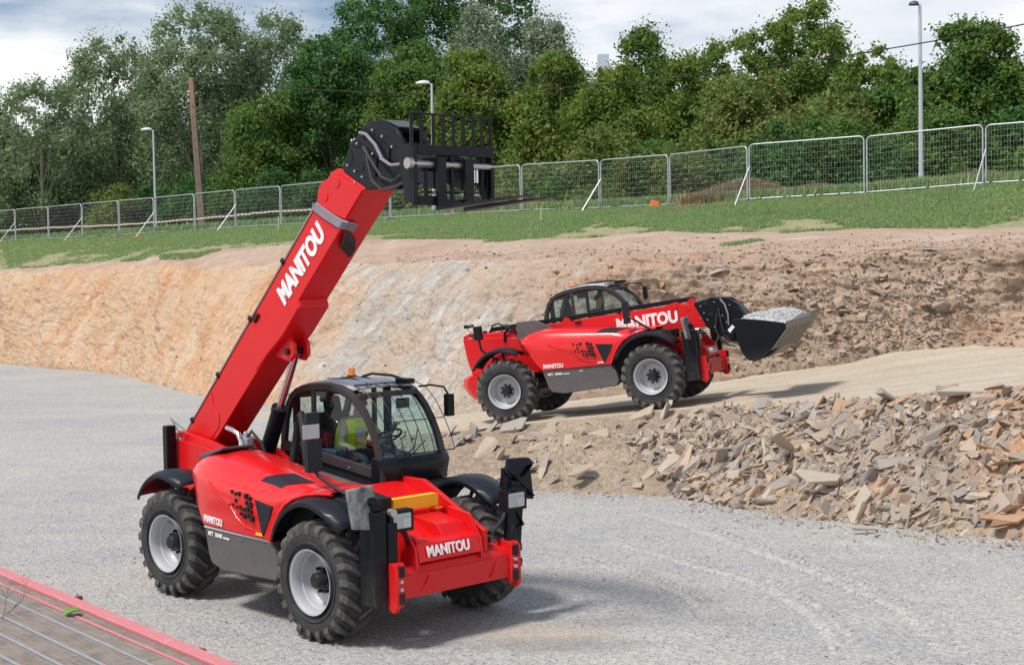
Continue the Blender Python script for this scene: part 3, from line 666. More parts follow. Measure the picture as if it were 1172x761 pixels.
    sw=MB(); c0=Vector((1.98,.65,1.88)); ax=Vector((-.55,0,.83)).normalized(); e1=Vector((0,1,0)); e2=ax.cross(e1)
    sw.tube([c0+(e1*math.cos(a)+e2*math.sin(a))*.18 for a in np.linspace(0,2*PI,21)],.014,8,False).tube([c0-ax*.3+Vector((.1,0,0)),c0],.03,8)
    sw.tube([c0+e1*.18,c0-e1*.18],.012,6)
    sw.build('steering_wheel','black',cb)
    MB().box((1.35,.25,2.36),(.2,.08,.16)).box((1.9,.95,2.25),(.02,.2,.12)).build('interior_mirror','hole',cb,bevel=.02)
    MB().b2((.62,.24,1.75),(.70,.30,2.3)).b2((1.42,1.02,1.7),(1.52,1.07,2.45)).build('pillar','hole',cb)
    # right mirror
    if cfg['wedge']:
        rm=MB().b2((2.66,-1.22,1.68),(2.76,-1.06,2.10)).tube([(2.72,-1.14,1.72),(2.8,-1.14,1.78),(3.0,-1.12,1.62),(3.22,-1.05,1.46)],.022,8)
        mr=B('mirror',rm,'plastic',bevel=.025)
    else:
        rm=MB().b2((2.90,-1.12,1.74),(2.97,-.94,2.08)).b2((2.90,-1.11,2.12),(2.95,-.95,2.36)).tube([(2.94,-1.03,1.78),(2.97,-1.0,1.70),(3.2,-.97,1.60),(3.42,-.92,1.52)],.02,8).tube([(2.93,-1.03,2.2),(2.93,-1.03,2.0)],.014,8)
        mr=B('mirror',rm,'plastic',bevel=.03)
        MB().b2((2.945,-1.17,2.085),(2.975,-.965,2.245)).build('mirror_glass','mirror',mr,bevel=.012)
    return root,m

# person, built in machine coordinates, seated
def make_driver(name_label,m,shirt,vest,head=(1.50,.62,2.17),shift=(0,0,0)):
    root=empty('person'); 
    V=[];E=[];Rd=[]
    def j(p,r,par=None):
        V.append(p);Rd.append(r)
        if par is not None: E.append((par,len(V)-1))
        return len(V)-1
    hx,hy,hz=head
    pel=j((1.18,.65,1.60),(.15,.13)); ab=j((1.20,.65,1.74),(.14,.12),pel); chs=j((1.27,.645,1.90),(.16,.13),ab); sh=j((1.33,.64,2.0),(.13,.10),chs)
    nk=j((1.38,hy,2.06),(.055,.055),sh); jaw=j((hx-.04,hy,hz-.04),(.072,.075),nk); sk=j((hx-.04,hy,hz+.05),(.085,.088),jaw); tp_=j((hx-.045,hy,hz+.10),(.06,.06),sk)
    hands=[]
    for s,tgt in ((-1,(1.62,.32,1.74)),(1,(1.88,.80,1.95))):
        s0=j((1.33,.64+s*.17,1.98),(.07,.065),sh); el=j((1.40 if s<0 else 1.55,.64+s*.26,1.74),(.048,.046),s0)
        wr=j(tgt,(.03,.026),el)
        d=(Vector(tgt)-Vector(V[el])).normalized(); up=Vector((0,0,1)); sd_=d.cross(up).normalized()
        pm=j(tuple(Vector(tgt)+d*.05),(.036,.018),wr)
        for q in range(4):
            o=sd_*(q-1.5)*.022; b=Vector(tgt)+d*.085+o; l=(.028,.034,.036,.026)[q]
            a=j(tuple(b),(.0095,.0095),pm); c=j(tuple(b+d*l-up*.01),(.009,.009),a); j(tuple(b+d*(l+.018)-up*.032),(.008,.008),c)
        tb=j(tuple(Vector(tgt)+d*.035-sd_*s*-.034+up*.008),(.012,.012),pm); j(tuple(Vector(tgt)+d*.075-sd_*s*-.045-up*.01),(.009,.009),tb)
        kn=j((1.72,.64+s*.17,1.58),(.075,.07),j((1.35,.64+s*.11,1.57),(.095,.09),pel))
        an=j((1.84,.64+s*.16,1.22),(.045,.045),kn); j((1.98,.64+s*.16,1.17),(.04,.03),an)
    me=bpy.data.meshes.new('body'); me.from_pydata(V,E,[])
    o=bpy.data.objects.new('body',me); COL.objects.link(o)
    md=o.modifiers.new('skin','SKIN'); md.use_smooth_shade=True
    sv=me.skin_vertices[0].data
    for i,r_ in enumerate(Rd): sv[i].radius=r_
    sv[0].use_root=True
    ss=o.modifiers.new('s','SUBSURF'); ss.levels=2; ss.render_levels=2
    dg=bpy.context.evaluated_depsgraph_get(); me2=bpy.data.meshes.new_from_object(o.evaluated_get(dg)); bpy.data.objects.remove(o)
    me2.materials.clear(); 
    for mt in (shirt,'skin','trousers'): me2.materials.append(M[mt])
    for p in me2.polygons:
        c=p.center
        mi=0
        if c.z>2.045 and abs(c.y-hy)<.14 : mi=1
        elif c.z<1.66 and c.x>1.12 and abs(c.y-.64)<.29 and not (c.x>1.5 and c.z>1.68): mi=2
        if (Vector((1.62,.32,1.74))-c).length<.16 and c.x>1.56: mi=1
        if (Vector((1.88,.80,1.95))-c).length<.16 and c.x>1.84: mi=1
        p.material_index=mi
    b=bpy.data.objects.new('body',me2); COL.objects.link(b); b.parent=root
    # hair, face
    hr=MB(); rows=[]
    for i in range(9):
        ph=PI*.5*i/8*1.15; row=[]
        for k_ in range(17):
            a=2*PI*k_/16; fwd=math.cos(a); ph2=ph*(1-.42*max(0,fwd))
            r_=.097; row.append((hx-.045+r_*1.02*math.sin(ph2)*math.cos(a),hy+r_*.92*math.sin(ph2)*math.sin(a),hz+.045+.105*math.cos(ph2)))
        rows.append(row)
    hr.grid(rows).build('hair','hair',b,smooth=60)
    fc=MB()
    for s in (-1,1): fc.lathe([(-.006,0),(-.004,.009),(.004,.009),(.006,0)],(hx+.038,hy+s*.032,hz+.02),8)
    fc.build('eyes','eye',b)
    MB().hexa([(hx+.03,hy-.012,hz-.02),(hx+.068,hy-.010,hz-.016),(hx+.068,hy+.010,hz-.016),(hx+.03,hy+.012,hz-.02)],[(hx+.03,hy-.006,hz+.03),(hx+.042,hy-.005,hz+.03),(hx+.042,hy+.005,hz+.03),(hx+.03,hy+.006,hz+.03)]).build('nose','skin',b,bevel=.004)
    MB().b2((hx+.03,hy-.024,hz-.052),(hx+.041,hy+.024,hz-.043)).build('mouth','lip',b,bevel=.003)
    er=MB()
    for s in (-1,1): er.lathe([(-.008,.0),(-.008,.026),(.008,.028),(.008,0)],(hx-.045,hy+s*.086,hz+.0),10)
    er.build('ears','skin',b)
    if vest:
        vm=MB(); rows=[]
        secs=[(1.58,1.18,.20,.165),(1.74,1.20,.19,.155),(1.86,1.25,.20,.165),(1.95,1.30,.205,.155),(2.01,1.325,.19,.13),(2.045,1.34,.13,.10)]
        for (z,x,wy,wx) in secs: rows.append([(x+wx*math.copysign(abs(math.cos(a))**.8,math.cos(a)),.645+wy*math.copysign(abs(math.sin(a))**.8,math.sin(a)),z) for a in np.linspace(0,2*PI,25)])
        vm.grid(rows); v=vm.build('hi_vis_vest','hivis',b,smooth=60,solid=.008)
        MB().grid([[(x+(wx+.006)*math.copysign(abs(math.cos(a))**.8,math.cos(a)),.645+(wy+.006)*math.copysign(abs(math.sin(a))**.8,math.sin(a)),z) for a in np.linspace(0,2*PI,25)] for (z,x,wy,wx) in [(1.64,1.19,.197,.161),(1.69,1.195,.193,.158)]]).build('reflective_band','reflect',v,smooth=60)
        zp=MB().hexa([(1.40,.60,1.75),(1.425,.60,1.75),(1.425,.69,1.75),(1.40,.69,1.75)],[(1.43,.56,2.02),(1.46,.56,2.02),(1.46,.72,2.02),(1.43,.72,2.02)]); zp.build('shirt_front','whitegrey',v)
    root.matrix_world=m@Matrix.Translation(shift)
    tag(root,name_label[0],'person'); return root

# ------------------------------------------------------------------ numpy noise
_P=np.random.default_rng(5).random((64,64,64))
def vnoise(x,y,z):
    xi=np.floor(x).astype(int); yi=np.floor(y).astype(int); zi=np.floor(z).astype(int)
    fx=x-xi; fy=y-yi; fz=z-zi; fx=fx*fx*(3-2*fx); fy=fy*fy*(3-2*fy); fz=fz*fz*(3-2*fz)
    g=lambda a,b,c: _P[(xi+a)&63,(yi+b)&63,(zi+c)&63]
    l=lambda a,b,t: a+(b-a)*t
    return l(l(l(g(0,0,0),g(1,0,0),fx),l(g(0,1,0),g(1,1,0),fx),fy),l(l(g(0,0,1),g(1,0,1),fx),l(g(0,1,1),g(1,1,1),fx),fy),fz)*2-1
def fbm(x,y,z,o=4,lac=2.03,gain=.5):
    s=0;a=1;t=0
    for i in range(o): s=s+a*vnoise(x+i*7.3,y+i*3.1,z+i*5.7); t+=a; a*=gain; x=x*lac;y=y*lac;z=z*lac
    return s/t
def catmull(P,t):
    P=np.asarray(P,float); n=len(P); i=np.clip(np.floor(t).astype(int),0,n-2); f=(t-i)[:,None]
    g=lambda k: P[np.clip(k,0,n-1)]
    p0,p1,p2,p3=g(i-1),g(i),g(i+1),g(i+2)
    return .5*((2*p1)+(-p0+p2)*f+(2*p0-5*p1+4*p2-p3)*f*f+(-p0+3*p1-3*p2+p3)*f**3)

# terrain control columns (world metres)
Bc=[(-60,100,0),(-38,80,0),(-24,65,0),(-15.7,55,0),(-10.2,45,0),(-7,40.8,0),(-4.2,37.0,.08),(-1.4,33.6,.33),(1.5,32.9,.78),(5.3,32.3,1.22),(7.5,32,1.60),(9.04,31.5,1.80),(11.2,30.5,1.95),(18,27.5,2.7),(30,21,3.5)]
Kc=[(-62,106,4.3),(-38.5,84,4.3),(-25.2,69,4.24),(-16.3,60,4.33),(-11,53,4.21),(-5.3,46,4.12),(-2.8,42.5,4.1),(-.3,39.5,4.1),(2,37.5,4.1),(4.6,36,4.14),(6.9,35.2,4.15),(9.5,34.3,4.22),(11.9,33,4.32),(19,30,4.8),(31,23,5.2)]
Gc=[(-62,107.5,4.5),(-38.5,85.5,4.45),(-25.5,70.5,4.42),(-16.8,62.5,4.66),(-11.5,57.5,4.95),(-5.6,52,5.05),(-2.2,48.5,4.95),(.6,46,4.85),(2.6,44.8,4.85),(5,44,4.98),(7.5,42,4.83),(10.6,41,4.84),(14.3,39,4.75),(21,35,5.1),(33,28,5.6)]
Fc=[(-58,111,6.2),(-42,97,6.2),(-31.9,87.5,6.22),(-20.5,77.4,6.22),(-14,71.7,6.25),(-8,66.5,6.28),(-2.5,61.5,6.29),(.5,58.9,6.27),(3.6,56.1,6.2),(6.15,53.9,6.18),(8.6,50.3,6.14),(12.3,48.3,6.19),(15.65,46.2,6.32),(22,42.5,6.4),(35,34,6.6)]
Bc,Kc,Gc,Fc=[np.array(a,float) for a in (Bc,Kc,Gc,Fc)]
NA=1100
# denser sampling where near/visible
ta=np.concatenate([np.linspace(0,2,40,endpoint=False),np.linspace(2,13,NA-70),np.linspace(13.02,14,30)])
NA=len(ta)
B_,K_,G_,F_=[catmull(a,ta) for a in (Bc,Kc,Gc,Fc)]
_t0=np.cumsum(np.concatenate([[0],np.linalg.norm(np.diff(K_[:,:2],axis=0),axis=1)]))
for _C,_a,_b,_s in ((K_,.55,.16,1),(B_,.45,.0,7),(G_,.9,.0,13)):
    _n=fbm(_t0*.45,0*_t0+_s,0*_t0,4)*np.clip(np.minimum(ta-1,13-ta),0,1); _C[:,0]+=_n*_a*.5; _C[:,1]+=_n*_a; _C[:,2]+=_b*fbm(_t0*.9,0*_t0+_s+3,0*_t0,3)
arc=np.concatenate([[0],np.cumsum(np.linalg.norm(np.diff(.5*(B_+K_)[:,:2],axis=0),axis=1))])
arc_at=lambda t: float(np.interp(t,ta,arc))
def sheet(name,G,mat,uvu=None,uvv=None,flip=False):
    nu,nv=G.shape[:2]; V=G.reshape(-1,3)
    i,j=np.meshgrid(np.arange(nu-1),np.arange(nv-1),indexing='ij'); a=(i*nv+j).ravel()
    F=np.stack([a,a+nv,a+nv+1,a+1],1)
    if flip: F=F[:,::-1]
    o=np_mesh(name,V,F,mat,smooth=True)
    if uvu is not None:
        uv=o.data.uv_layers.new(name='UVMap'); U=np.stack([uvu.ravel(),uvv.ravel()],1)[F.ravel()]; uv.data.foreach_set('uv',U.astype(np.float32).ravel())
    return o
# excavation face
NBF=120
tb=np.linspace(0,1,NBF)
S=B_[:,None,:]*(1-tb)[None,:,None]+K_[:,None,:]*tb[None,:,None]
# profile: scree toe, steep middle, rounded brink
zprof=tb**.85; zprof=zprof+.05*np.sin(tb*PI*2)*(-1)
S[:,:,2]=B_[:,None,2]+(K_-B_)[:,None,2]*zprof[None,:]
tan=np.gradient(.5*(B_+K_),axis=0); tan[:,2]=0; tan/=np.linalg.norm(tan,axis=1)[:,None]
nrm=np.stack([tan[:,1],-tan[:,0],np.full(NA,.6)],1); nrm/=np.linalg.norm(nrm,axis=1)[:,None]
A=arc[:,None]+0*tb[None,:]; Hh=S[:,:,2]; edge=np.sin(PI*np.clip(tb,0,1))[None,:]**.5
right=np.clip((ta-6.6)/1.6,0,1)[:,None]
d=.35*fbm(A*.25,Hh*.35,0*A+3,3)+.14*fbm(A*1.1,Hh*1.3,0*A,4)
fl=(A-Hh*.9); d+= (1-right)*(.10*fbm(fl*2.2,Hh*.25,0*A+9,3)+.05*fbm(fl*6,Hh*.6,0*A+4,2))
lay=Hh*3.1+A*.14+.8*fbm(A*.35,Hh*.8,0*A+1,3); ly=lay-np.floor(lay)
rag=np.clip(fbm(A*.8,Hh*1.5,0*A+21,3)*2+.45,0,1)
d+= .09*fbm(A*3,Hh*3.6,0*A+31,4)+.035*fbm(A*11,Hh*12,0*A+33,3)-.10*np.clip(1-np.abs(fbm(A*.7,Hh*1.4,0*A+41,4))*14,0,1)
d+= right*rag*(.36*(ly**2-.3))+right*.20*np.abs(fbm(A*2.8,Hh*5,0*A+12,4))+right*.05*fbm(A*9,Hh*14,0*A+2,3)
S=S+nrm[:,None,:]*(d*edge)[:,:,None]
S[:,0,2]-=.12
face_uv=(A,Hh)
# top track K->G, verge G->F
def between(P,Q,n,amp,sc,zoff=0.,seed=0.,power=1.):
    t=np.linspace(0,1,n); W=P[:,None,:]*(1-t)[None,:,None]+Q[:,None,:]*t[None,:,None]
    W[:,:,2]+=amp*fbm(W[:,:,0]*sc,W[:,:,1]*sc,0*W[:,:,0]+seed,4)*np.sin(PI*t)[None,:]**power
    return W
TR=between(K_,G_,20,.16,.7,seed=4,power=.6)
GRS=between(G_,F_,26,.14,.5,seed=8)
Tc=Fc+np.array([0,9,.2]); T_=catmull(Tc,ta)
BK=between(F_,T_,10,.15,.4,seed=6)

# --- materials of the ground
def stone_col(k,rnd):
    return k.ramp(rnd,[(0,(.22,.195,.175)),(.2,(.35,.305,.265)),(.42,(.47,.37,.275)),(.58,(.25,.215,.19)),(.74,(.50,.375,.26)),(.86,(.48,.29,.165)),(1,(.58,.50,.40))])
k=NT('gravel'); p=k.pos()
big=k.noise(p,.22,5,.6); mid=k.noise(p,1.6,5,.65); str_=k.noise(k.mapping(p,(.35,1.6,1),(0,0,R(-35))),.9,4,.6)
v1=k.voro(p,44,out='Color'); v2=k.voro(p,24,out='Color'); 
c=k.mix(k.ramp(big,[(.38,0.),(.66,1.)]),(.325,.322,.318),(.40,.383,.35))
c=k.mix(k.math('MULTIPLY',k.ramp(str_,[(.45,0.),(.7,1.)]),.35),c,(.50,.45,.37))
c=k.mix(k.math('MULTIPLY',k.ramp(mid,[(.3,1.),(.5,0.)]),.3),c,(.28,.28,.29))
s1=k.math('MULTIPLY',k.xyz(v1)[0],1.0); s2=k.xyz(v2)[0]
c=k.mix(.62,c,k.mix(s1,(.30,.30,.30),(.78,.78,.77)),'OVERLAY')
c=k.mix(k.math('MULTIPLY',k.ramp(s2,[(.80,0.),(.97,1.)]),.4),c,(.55,.55,.54))
c=k.mix(k.math('MULTIPLY',k.ramp(s2,[(.0,1.),(.12,0.)]),.45),c,(.16,.16,.165))
# soft-edged darker patches and one tan patch on the yard
def blob(k,p,cx,cy,rx,ry,rot,soft=.6):
    m_=k.mapping(p,(1/rx,1/ry,0),(0,0,0),(-cx/rx,-cy/ry,0)) 
    nn=k.noise(p,2.4,4,.6); ln=k.n('ShaderNodeVectorMath',{0:m_},operation='LENGTH').outputs['Value']
    return k.ramp(k.math('ADD',ln,k.math('MULTIPLY',k.math('SUBTRACT',nn,.5),.9)),[(1-soft,1.),(1,0.)])
for (cx,cy,rx,ry,f_) in ((.35,14.0,1.1,.45,.45),(.95,14.9,.8,.35,.35),(-2.2,15.6,1.2,.5,.22),(1.1,18.0,.35,.16,.4)):
    c=k.mix(k.math('MULTIPLY',blob(k,p,cx,cy,rx,ry,0),f_),c,(.16,.15,.145))
c=k.mix(k.math('MULTIPLY',blob(k,p,.2,14.5,1.0,.5,0),.35),c,(.48,.36,.26))
h=k.math('ADD',k.voro(p,34),k.math('MULTIPLY',k.noise(p,60,3,.6),.5)); h=k.math('ADD',h,k.math('MULTIPLY',k.voro(p,14),.8))
M['gravel']=k.pbr(c,.92,0.,k.bump(h,.55,.02))
k=NT('gravel_load'); p=k.obj(); v1=k.voro(p,36,out='Color')
M['gravel_load']=k.pbr(k.mix(.6,(.5,.5,.5),k.mix(k.xyz(v1)[0],(.25,.25,.25),(.8,.8,.8)),'OVERLAY'),.9,0.,k.bump(k.voro(p,36),.8,.03))
k=NT('road_sand'); p=k.pos(); q=k.mapping(p,(.22,1.5,1),(0,0,R(23)))
a=k.noise(q,1.2,6,.65); b=k.noise(p,3.5,6,.7); v1=k.voro(p,26,out='Color')
c=k.mix(k.ramp(a,[(.35,0.),(.65,1.)]),(.42,.345,.25),(.50,.44,.345)); c=k.mix(k.math('MULTIPLY',k.ramp(b,[(.52,0.),(.7,1.)]),.4),c,(.33,.27,.21))
c=k.mix(.25,c,k.mix(k.xyz(v1)[0],(.3,.3,.3),(.75,.75,.75)),'OVERLAY')
M['road']=k.pbr(c,.95,0.,k.bump(k.math('ADD',k.noise(p,20,5,.7),k.math('MULTIPLY',k.voro(p,26),.5)),.5,.025))
k=NT('top_track_dirt'); p=k.pos(); a=k.noise(p,.5,6,.65); b=k.noise(p,4,6,.7)
c=k.mix(k.ramp(a,[(.35,0.),(.65,1.)]),(.37,.25,.175),(.46,.345,.26)); c=k.mix(k.math('MULTIPLY',k.ramp(b,[(.45,0.),(.65,1.)]),.55),c,(.29,.195,.14)); g_=k.noise(k.mapping(p,(.4,1.6,1),(0,0,R(25))),.9,6,.7); c=k.mix(k.math('MULTIPLY',k.ramp(g_,[(.5,0.),(.62,1.)]),.5),c,(.50,.41,.33))
M['track']=k.pbr(c,.95,0.,k.bump(b,.5,.05))
# face
k=NT('excavated_face'); uv=k.uv(); p=k.pos(); u_,v_,_=k.xyz(uv)
shear=k.n('ShaderNodeCombineXYZ',{0:k.math('SUBTRACT',u_,k.math('MULTIPLY',v_,1.0)),1:k.math('MULTIPLY',v_,.28),2:0.}).outputs[0]
st=k.noise(shear,1.3,6,.62); st2=k.noise(shear,4.5,5,.65); bl=k.noise(p,.35,5,.6); fine=k.noise(p,7,6,.7)
tot=float(arc[-1]); wob=k.math('ADD',u_,k.math('MULTIPLY',k.math('SUBTRACT',bl,.5),9.))
U=lambda t: arc_at(t)/tot
f=k.math('DIVIDE',wob,tot)
left=k.mix(k.ramp(st,[(.34,0.),(.62,1.)]),(.51,.245,.10),(.55,.41,.28)); left=k.mix(k.math('MULTIPLY',k.ramp(st2,[(.5,0.),(.62,1.)]),.5),left,(.60,.49,.37)); left=k.mix(k.math('MULTIPLY',k.ramp(bl,[(.42,0.),(.64,1.)]),.65),left,(.50,.36,.24))
grey=k.mix(k.ramp(st2,[(.36,0.),(.62,1.)]),(.33,.28,.22),(.46,.445,.41)); grey=k.mix(k.ramp(st,[(.54,0.),(.64,1.)]),grey,(.58,.575,.55)); pk=k.noise(k.mapping(uv,(1,1.2,1)),.55,5,.65); grey=k.mix(k.ramp(pk,[(.46,0.),(.58,.85)]),grey,(.46,.345,.25))
lay=k.noise(k.mapping(uv,(.5,5,1),(0,0,R(7))),1.2,6,.7); lay2=k.noise(k.mapping(uv,(1.2,7,1),(0,0,R(-5))),1.6,5,.7)
rgt=k.mix(k.ramp(lay,[(.35,0.),(.62,1.)]),(.29,.21,.15),(.45,.345,.255)); rgt=k.mix(k.ramp(lay2,[(.58,0.),(.68,1.)]),rgt,(.46,.425,.385)); rgt=k.mix(k.math('MULTIPLY',k.ramp(bl,[(.5,0.),(.62,1.)]),.5),rgt,(.50,.29,.18))
dr=k.noise(k.n('ShaderNodeCombineXYZ',{0:u_,1:k.math('MULTIPLY',v_,.12),2:3.}).outputs[0],1.15,4,.6); rgt=k.mix(k.math('MULTIPLY',k.ramp(dr,[(.60,0.),(.66,1.)]),k.ramp(k.math('DIVIDE',v_,5.),[(.42,0.),(.55,.6),(.72,.6),(.80,0.)])),rgt,(.50,.46,.42)); lg_=k.noise(k.mapping(uv,(.4,6,1),(0,0,R(4))),.9,6,.75); rgt=k.mix(k.math('MULTIPLY',k.ramp(lg_,[(.40,.75),(.44,0.)]),1.),rgt,(.13,.09,.07))
c=k.mix(k.ramp(f,[(U(4.7),0.),(U(5.7),1.)]),left,grey); 
mm=k.math('MULTIPLY',k.ramp(f,[(U(7.0),0.),(U(8.3),1.)]),1.); c=k.mix(mm,c,rgt)
c=k.mix(k.math('MULTIPLY',k.ramp(fine,[(.5,0.),(.7,1.)]),.4),c,(.27,.20,.15)); cr=k.noise(k.mapping(uv,(.35,1.6,1),(0,0,R(-20))),1.1,7,.7); c=k.mix(k.math('MULTIPLY',k.ramp(cr,[(.485,0.),(.5,1.),(.515,0.)]),.5),c,(.16,.11,.08))
c=k.mix(k.math('MULTIPLY',k.ramp(st2,[(.62,0.),(.72,1.)]),.5),c,(.62,.56,.48))
hh=k.math('ADD',k.math('MULTIPLY',fine,.6),k.math('ADD',st2,k.math('MULTIPLY',k.voro(k.mapping(uv,(1,2.5,1)),2.6),.8)))
M['face']=k.pbr(c,.95,0.,k.bump(hh,.8,.10))
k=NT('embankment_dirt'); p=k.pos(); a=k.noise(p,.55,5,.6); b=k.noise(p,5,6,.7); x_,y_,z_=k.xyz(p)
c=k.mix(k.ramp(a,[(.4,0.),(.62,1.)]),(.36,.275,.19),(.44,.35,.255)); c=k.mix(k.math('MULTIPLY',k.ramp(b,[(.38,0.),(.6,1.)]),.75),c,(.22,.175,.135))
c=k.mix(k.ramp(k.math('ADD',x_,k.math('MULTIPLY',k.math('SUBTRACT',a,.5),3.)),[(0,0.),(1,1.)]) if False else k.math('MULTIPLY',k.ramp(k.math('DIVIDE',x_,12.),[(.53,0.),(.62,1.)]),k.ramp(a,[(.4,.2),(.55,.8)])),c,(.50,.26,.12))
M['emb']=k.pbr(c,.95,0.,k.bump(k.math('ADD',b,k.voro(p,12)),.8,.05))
for nm,(lo,hi) in dict(rock_grey=((.21,.185,.165),(.40,.36,.315)),rock_tan=((.31,.24,.175),(.49,.395,.295)),rock_orange=((.36,.20,.11),(.50,.33,.20)),rock_pale=((.36,.31,.25),(.52,.44,.34))).items():
    k=NT(nm); p=k.obj(); a=k.noise(k.mapping(p,(1,1,4)),3.,6,.7); r_=k.rand(); oi=k.n('ShaderNodeObjectInfo').outputs['Random']
    c=k.mix(a,lo,hi); c=k.mix(k.math('MULTIPLY',k.math('ADD',oi,-.5),.5,True),c,(.5,.47,.42))
    M[nm]=k.pbr(c,.85,0.,k.bump(a,.6,.03))
k=NT('rubble_mixed'); r_=k.rand(); p=k.pos(); a=k.noise(p,9,4,.7); x_,_,_=k.xyz(p)
c=stone_col(k,r_); c=k.mix(k.math('MULTIPLY',a,.5),c,(.33,.29,.24)); M['rubble']=k.pbr(c,.9,0.,k.bump(a,.4,.02))
k=NT('grey_pebbles'); r_=k.rand(); M['pebbles']=k.pbr(k.ramp(r_,[(0,(.26,.26,.265)),(.5,(.40,.40,.39)),(.9,(.50,.48,.44)),(1,(.62,.62,.60))]),.9)
k=NT('rubble_brown'); r_=k.rand(); p=k.pos(); a=k.noise(p,9,4,.7)
c=k.ramp(r_,[(0,(.26,.185,.135)),(.3,(.38,.28,.21)),(.5,(.43,.36,.295)),(.7,(.30,.27,.245)),(.85,(.45,.27,.16)),(1,(.52,.47,.40))]); M['rubbleb']=k.pbr(k.mix(k.math('MULTIPLY',a,.4),c,(.32,.24,.18)),.9)

# ground sheet
def ground_plane():
    xs=np.concatenate([[-1500,-400,-120],np.linspace(-60,-8,40),np.linspace(-7.6,11,180),np.linspace(11.5,40,30),[120,400,1500]])
    ys=np.concatenate([[-200,-40,0],np.linspace(4,11.8,20),np.linspace(12,24,150),np.linspace(24.2,62,90),[90,120]])
    X,Y=np.meshgrid(xs,ys,indexing='ij'); Z=.028*fbm(X*.5,Y*.5,0*X,3)+.012*fbm(X*2.3,Y*2.3,0*X+3,3)
    # flatten under the front machine wheels
    Z*=np.clip((np.abs(X)+np.abs(Y))*0+1,0,1)
    o=sheet('gravel_yard',np.stack([X,Y,Z],-1),'gravel'); tag(o,kind='structure'); return o
ground_plane()
fo=sheet('excavation_face',S,'face',*face_uv,flip=False); tag(fo,kind='structure')
tag(sheet('top_track',TR,'track'),kind='structure')
k=NT('verge_soil'); p=k.pos(); a=k.noise(p,.8,6,.7); b=k.noise(p,9,5,.7); M['soil']=k.pbr(k.mix(k.ramp(b,[(.45,0.),(.6,1.)]),k.mix(k.ramp(a,[(.4,0.),(.62,1.)]),(.15,.22,.075),(.28,.27,.14)),(.38,.29,.19)),.95,0.,k.bump(b,.6,.06))
tag(sheet('grass_verge',GRS,'soil'),kind='structure')
tag(sheet('rough_ground',BK,'soil'),kind='structure')
# upper land beyond
far=np.stack([T_,T_+np.array([0,60,-.3]),T_*np.array([1,1,1])+np.array([0,1600,-.3])],1); tag(sheet('far_ground',far,'soil'),kind='structure')

# ramp road and embankment
D0=np.array([.3571,28.7788,.8043]); dh=np.array([.9203,-.3911]); nh=np.array([.3911,.9203])
def road(s,c,dz=0): 
    x=D0[0]+s*dh[0]+c*nh[0]; y=D0[1]+s*dh[1]+c*nh[1]; return (x,y,D0[2]+.11*s-.0165*0+dz)
Nc=np.array([road(-7.6,.2,0),road(-5.6,-1.0,0),road(-3.6,-1.75),road(-1,-1.95),road(1.4,-1.95),road(3.6,-2.0),road(5.8,-2.7),road(7.3,-3.3),road(8.9,-3.45),road(10.6,-3.3),road(14,-3.2),road(22,-3.2)],float)
Ec=np.array([(-8.6,31.6,-.05),(-6.6,30.4,-.03),(-3.4,28.4,-.02),(-1.5,24.7,-.02),(.6,23.9,-.02),(2.3,23.3,-.02),(3.5,21.9,-.02),(4.6,20.8,-.02),(6.0,19.6,-.02),(7.0,18.8,-.02),(10,16,-.02),(17,11,-.02)],float)
Oc=np.array([(-9.4,37.5,-.05),(-7.2,38.8,0),(-4.6,36.6,.08),(-1.6,33.9,.33),(.4,33.2,.6),(2.6,32.9,.9),(5.0,32.5,1.2),(6.8,32.2,1.45),(8.2,31.9,1.7),(9.6,31.5,1.86),(13,30,2.15),(22,25.8,3.0)],float)
tn=np.linspace(0,11,520); N_,E_,O_=[catmull(a,tn) for a in (Nc,Ec,Oc)]
t=np.linspace(0,1,60); RD=N_[:,None,:]*(1-t)[None,:,None]+O_[:,None,:]*t[None,:,None]
X,Y=RD[:,:,0],RD[:,:,1]; c_=(X-D0[0])*nh[0]+(Y-D0[1])*nh[1]; s_=(X-D0[0])*dh[0]+(Y-D0[1])*dh[1]
plane=D0[2]+.11*s_
w=np.clip((c_-2.2)/3.,0,1); RD[:,:,2]=np.maximum(plane*(1-w)+RD[:,:,2]*w,-.06)-.012
RD[:,:,2]+=.02*fbm(s_*.4,c_*3.,0*s_,3)+w*.10*fbm(X*.9,Y*.9,0*X+5,3)-.03*np.exp(-((c_+1.0)/.28)**2)-.03*np.exp(-((c_-1.0)/.28)**2)
tag(sheet('ramp_road',RD,'road',flip=True),kind='structure')
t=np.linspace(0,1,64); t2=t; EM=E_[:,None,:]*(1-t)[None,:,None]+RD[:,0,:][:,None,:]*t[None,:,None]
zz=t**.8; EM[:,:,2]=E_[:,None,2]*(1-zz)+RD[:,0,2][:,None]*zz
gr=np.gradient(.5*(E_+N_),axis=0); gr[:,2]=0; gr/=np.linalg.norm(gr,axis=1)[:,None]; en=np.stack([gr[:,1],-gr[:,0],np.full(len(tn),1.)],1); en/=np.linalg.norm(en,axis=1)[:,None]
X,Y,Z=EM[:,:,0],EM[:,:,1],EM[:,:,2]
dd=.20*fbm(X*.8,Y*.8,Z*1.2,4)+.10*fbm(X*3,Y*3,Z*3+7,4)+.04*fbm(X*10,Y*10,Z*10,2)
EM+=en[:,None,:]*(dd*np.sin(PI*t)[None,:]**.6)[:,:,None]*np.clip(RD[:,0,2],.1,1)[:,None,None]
tag(sheet('ramp_embankment',EM,'emb',flip=True),kind='structure')

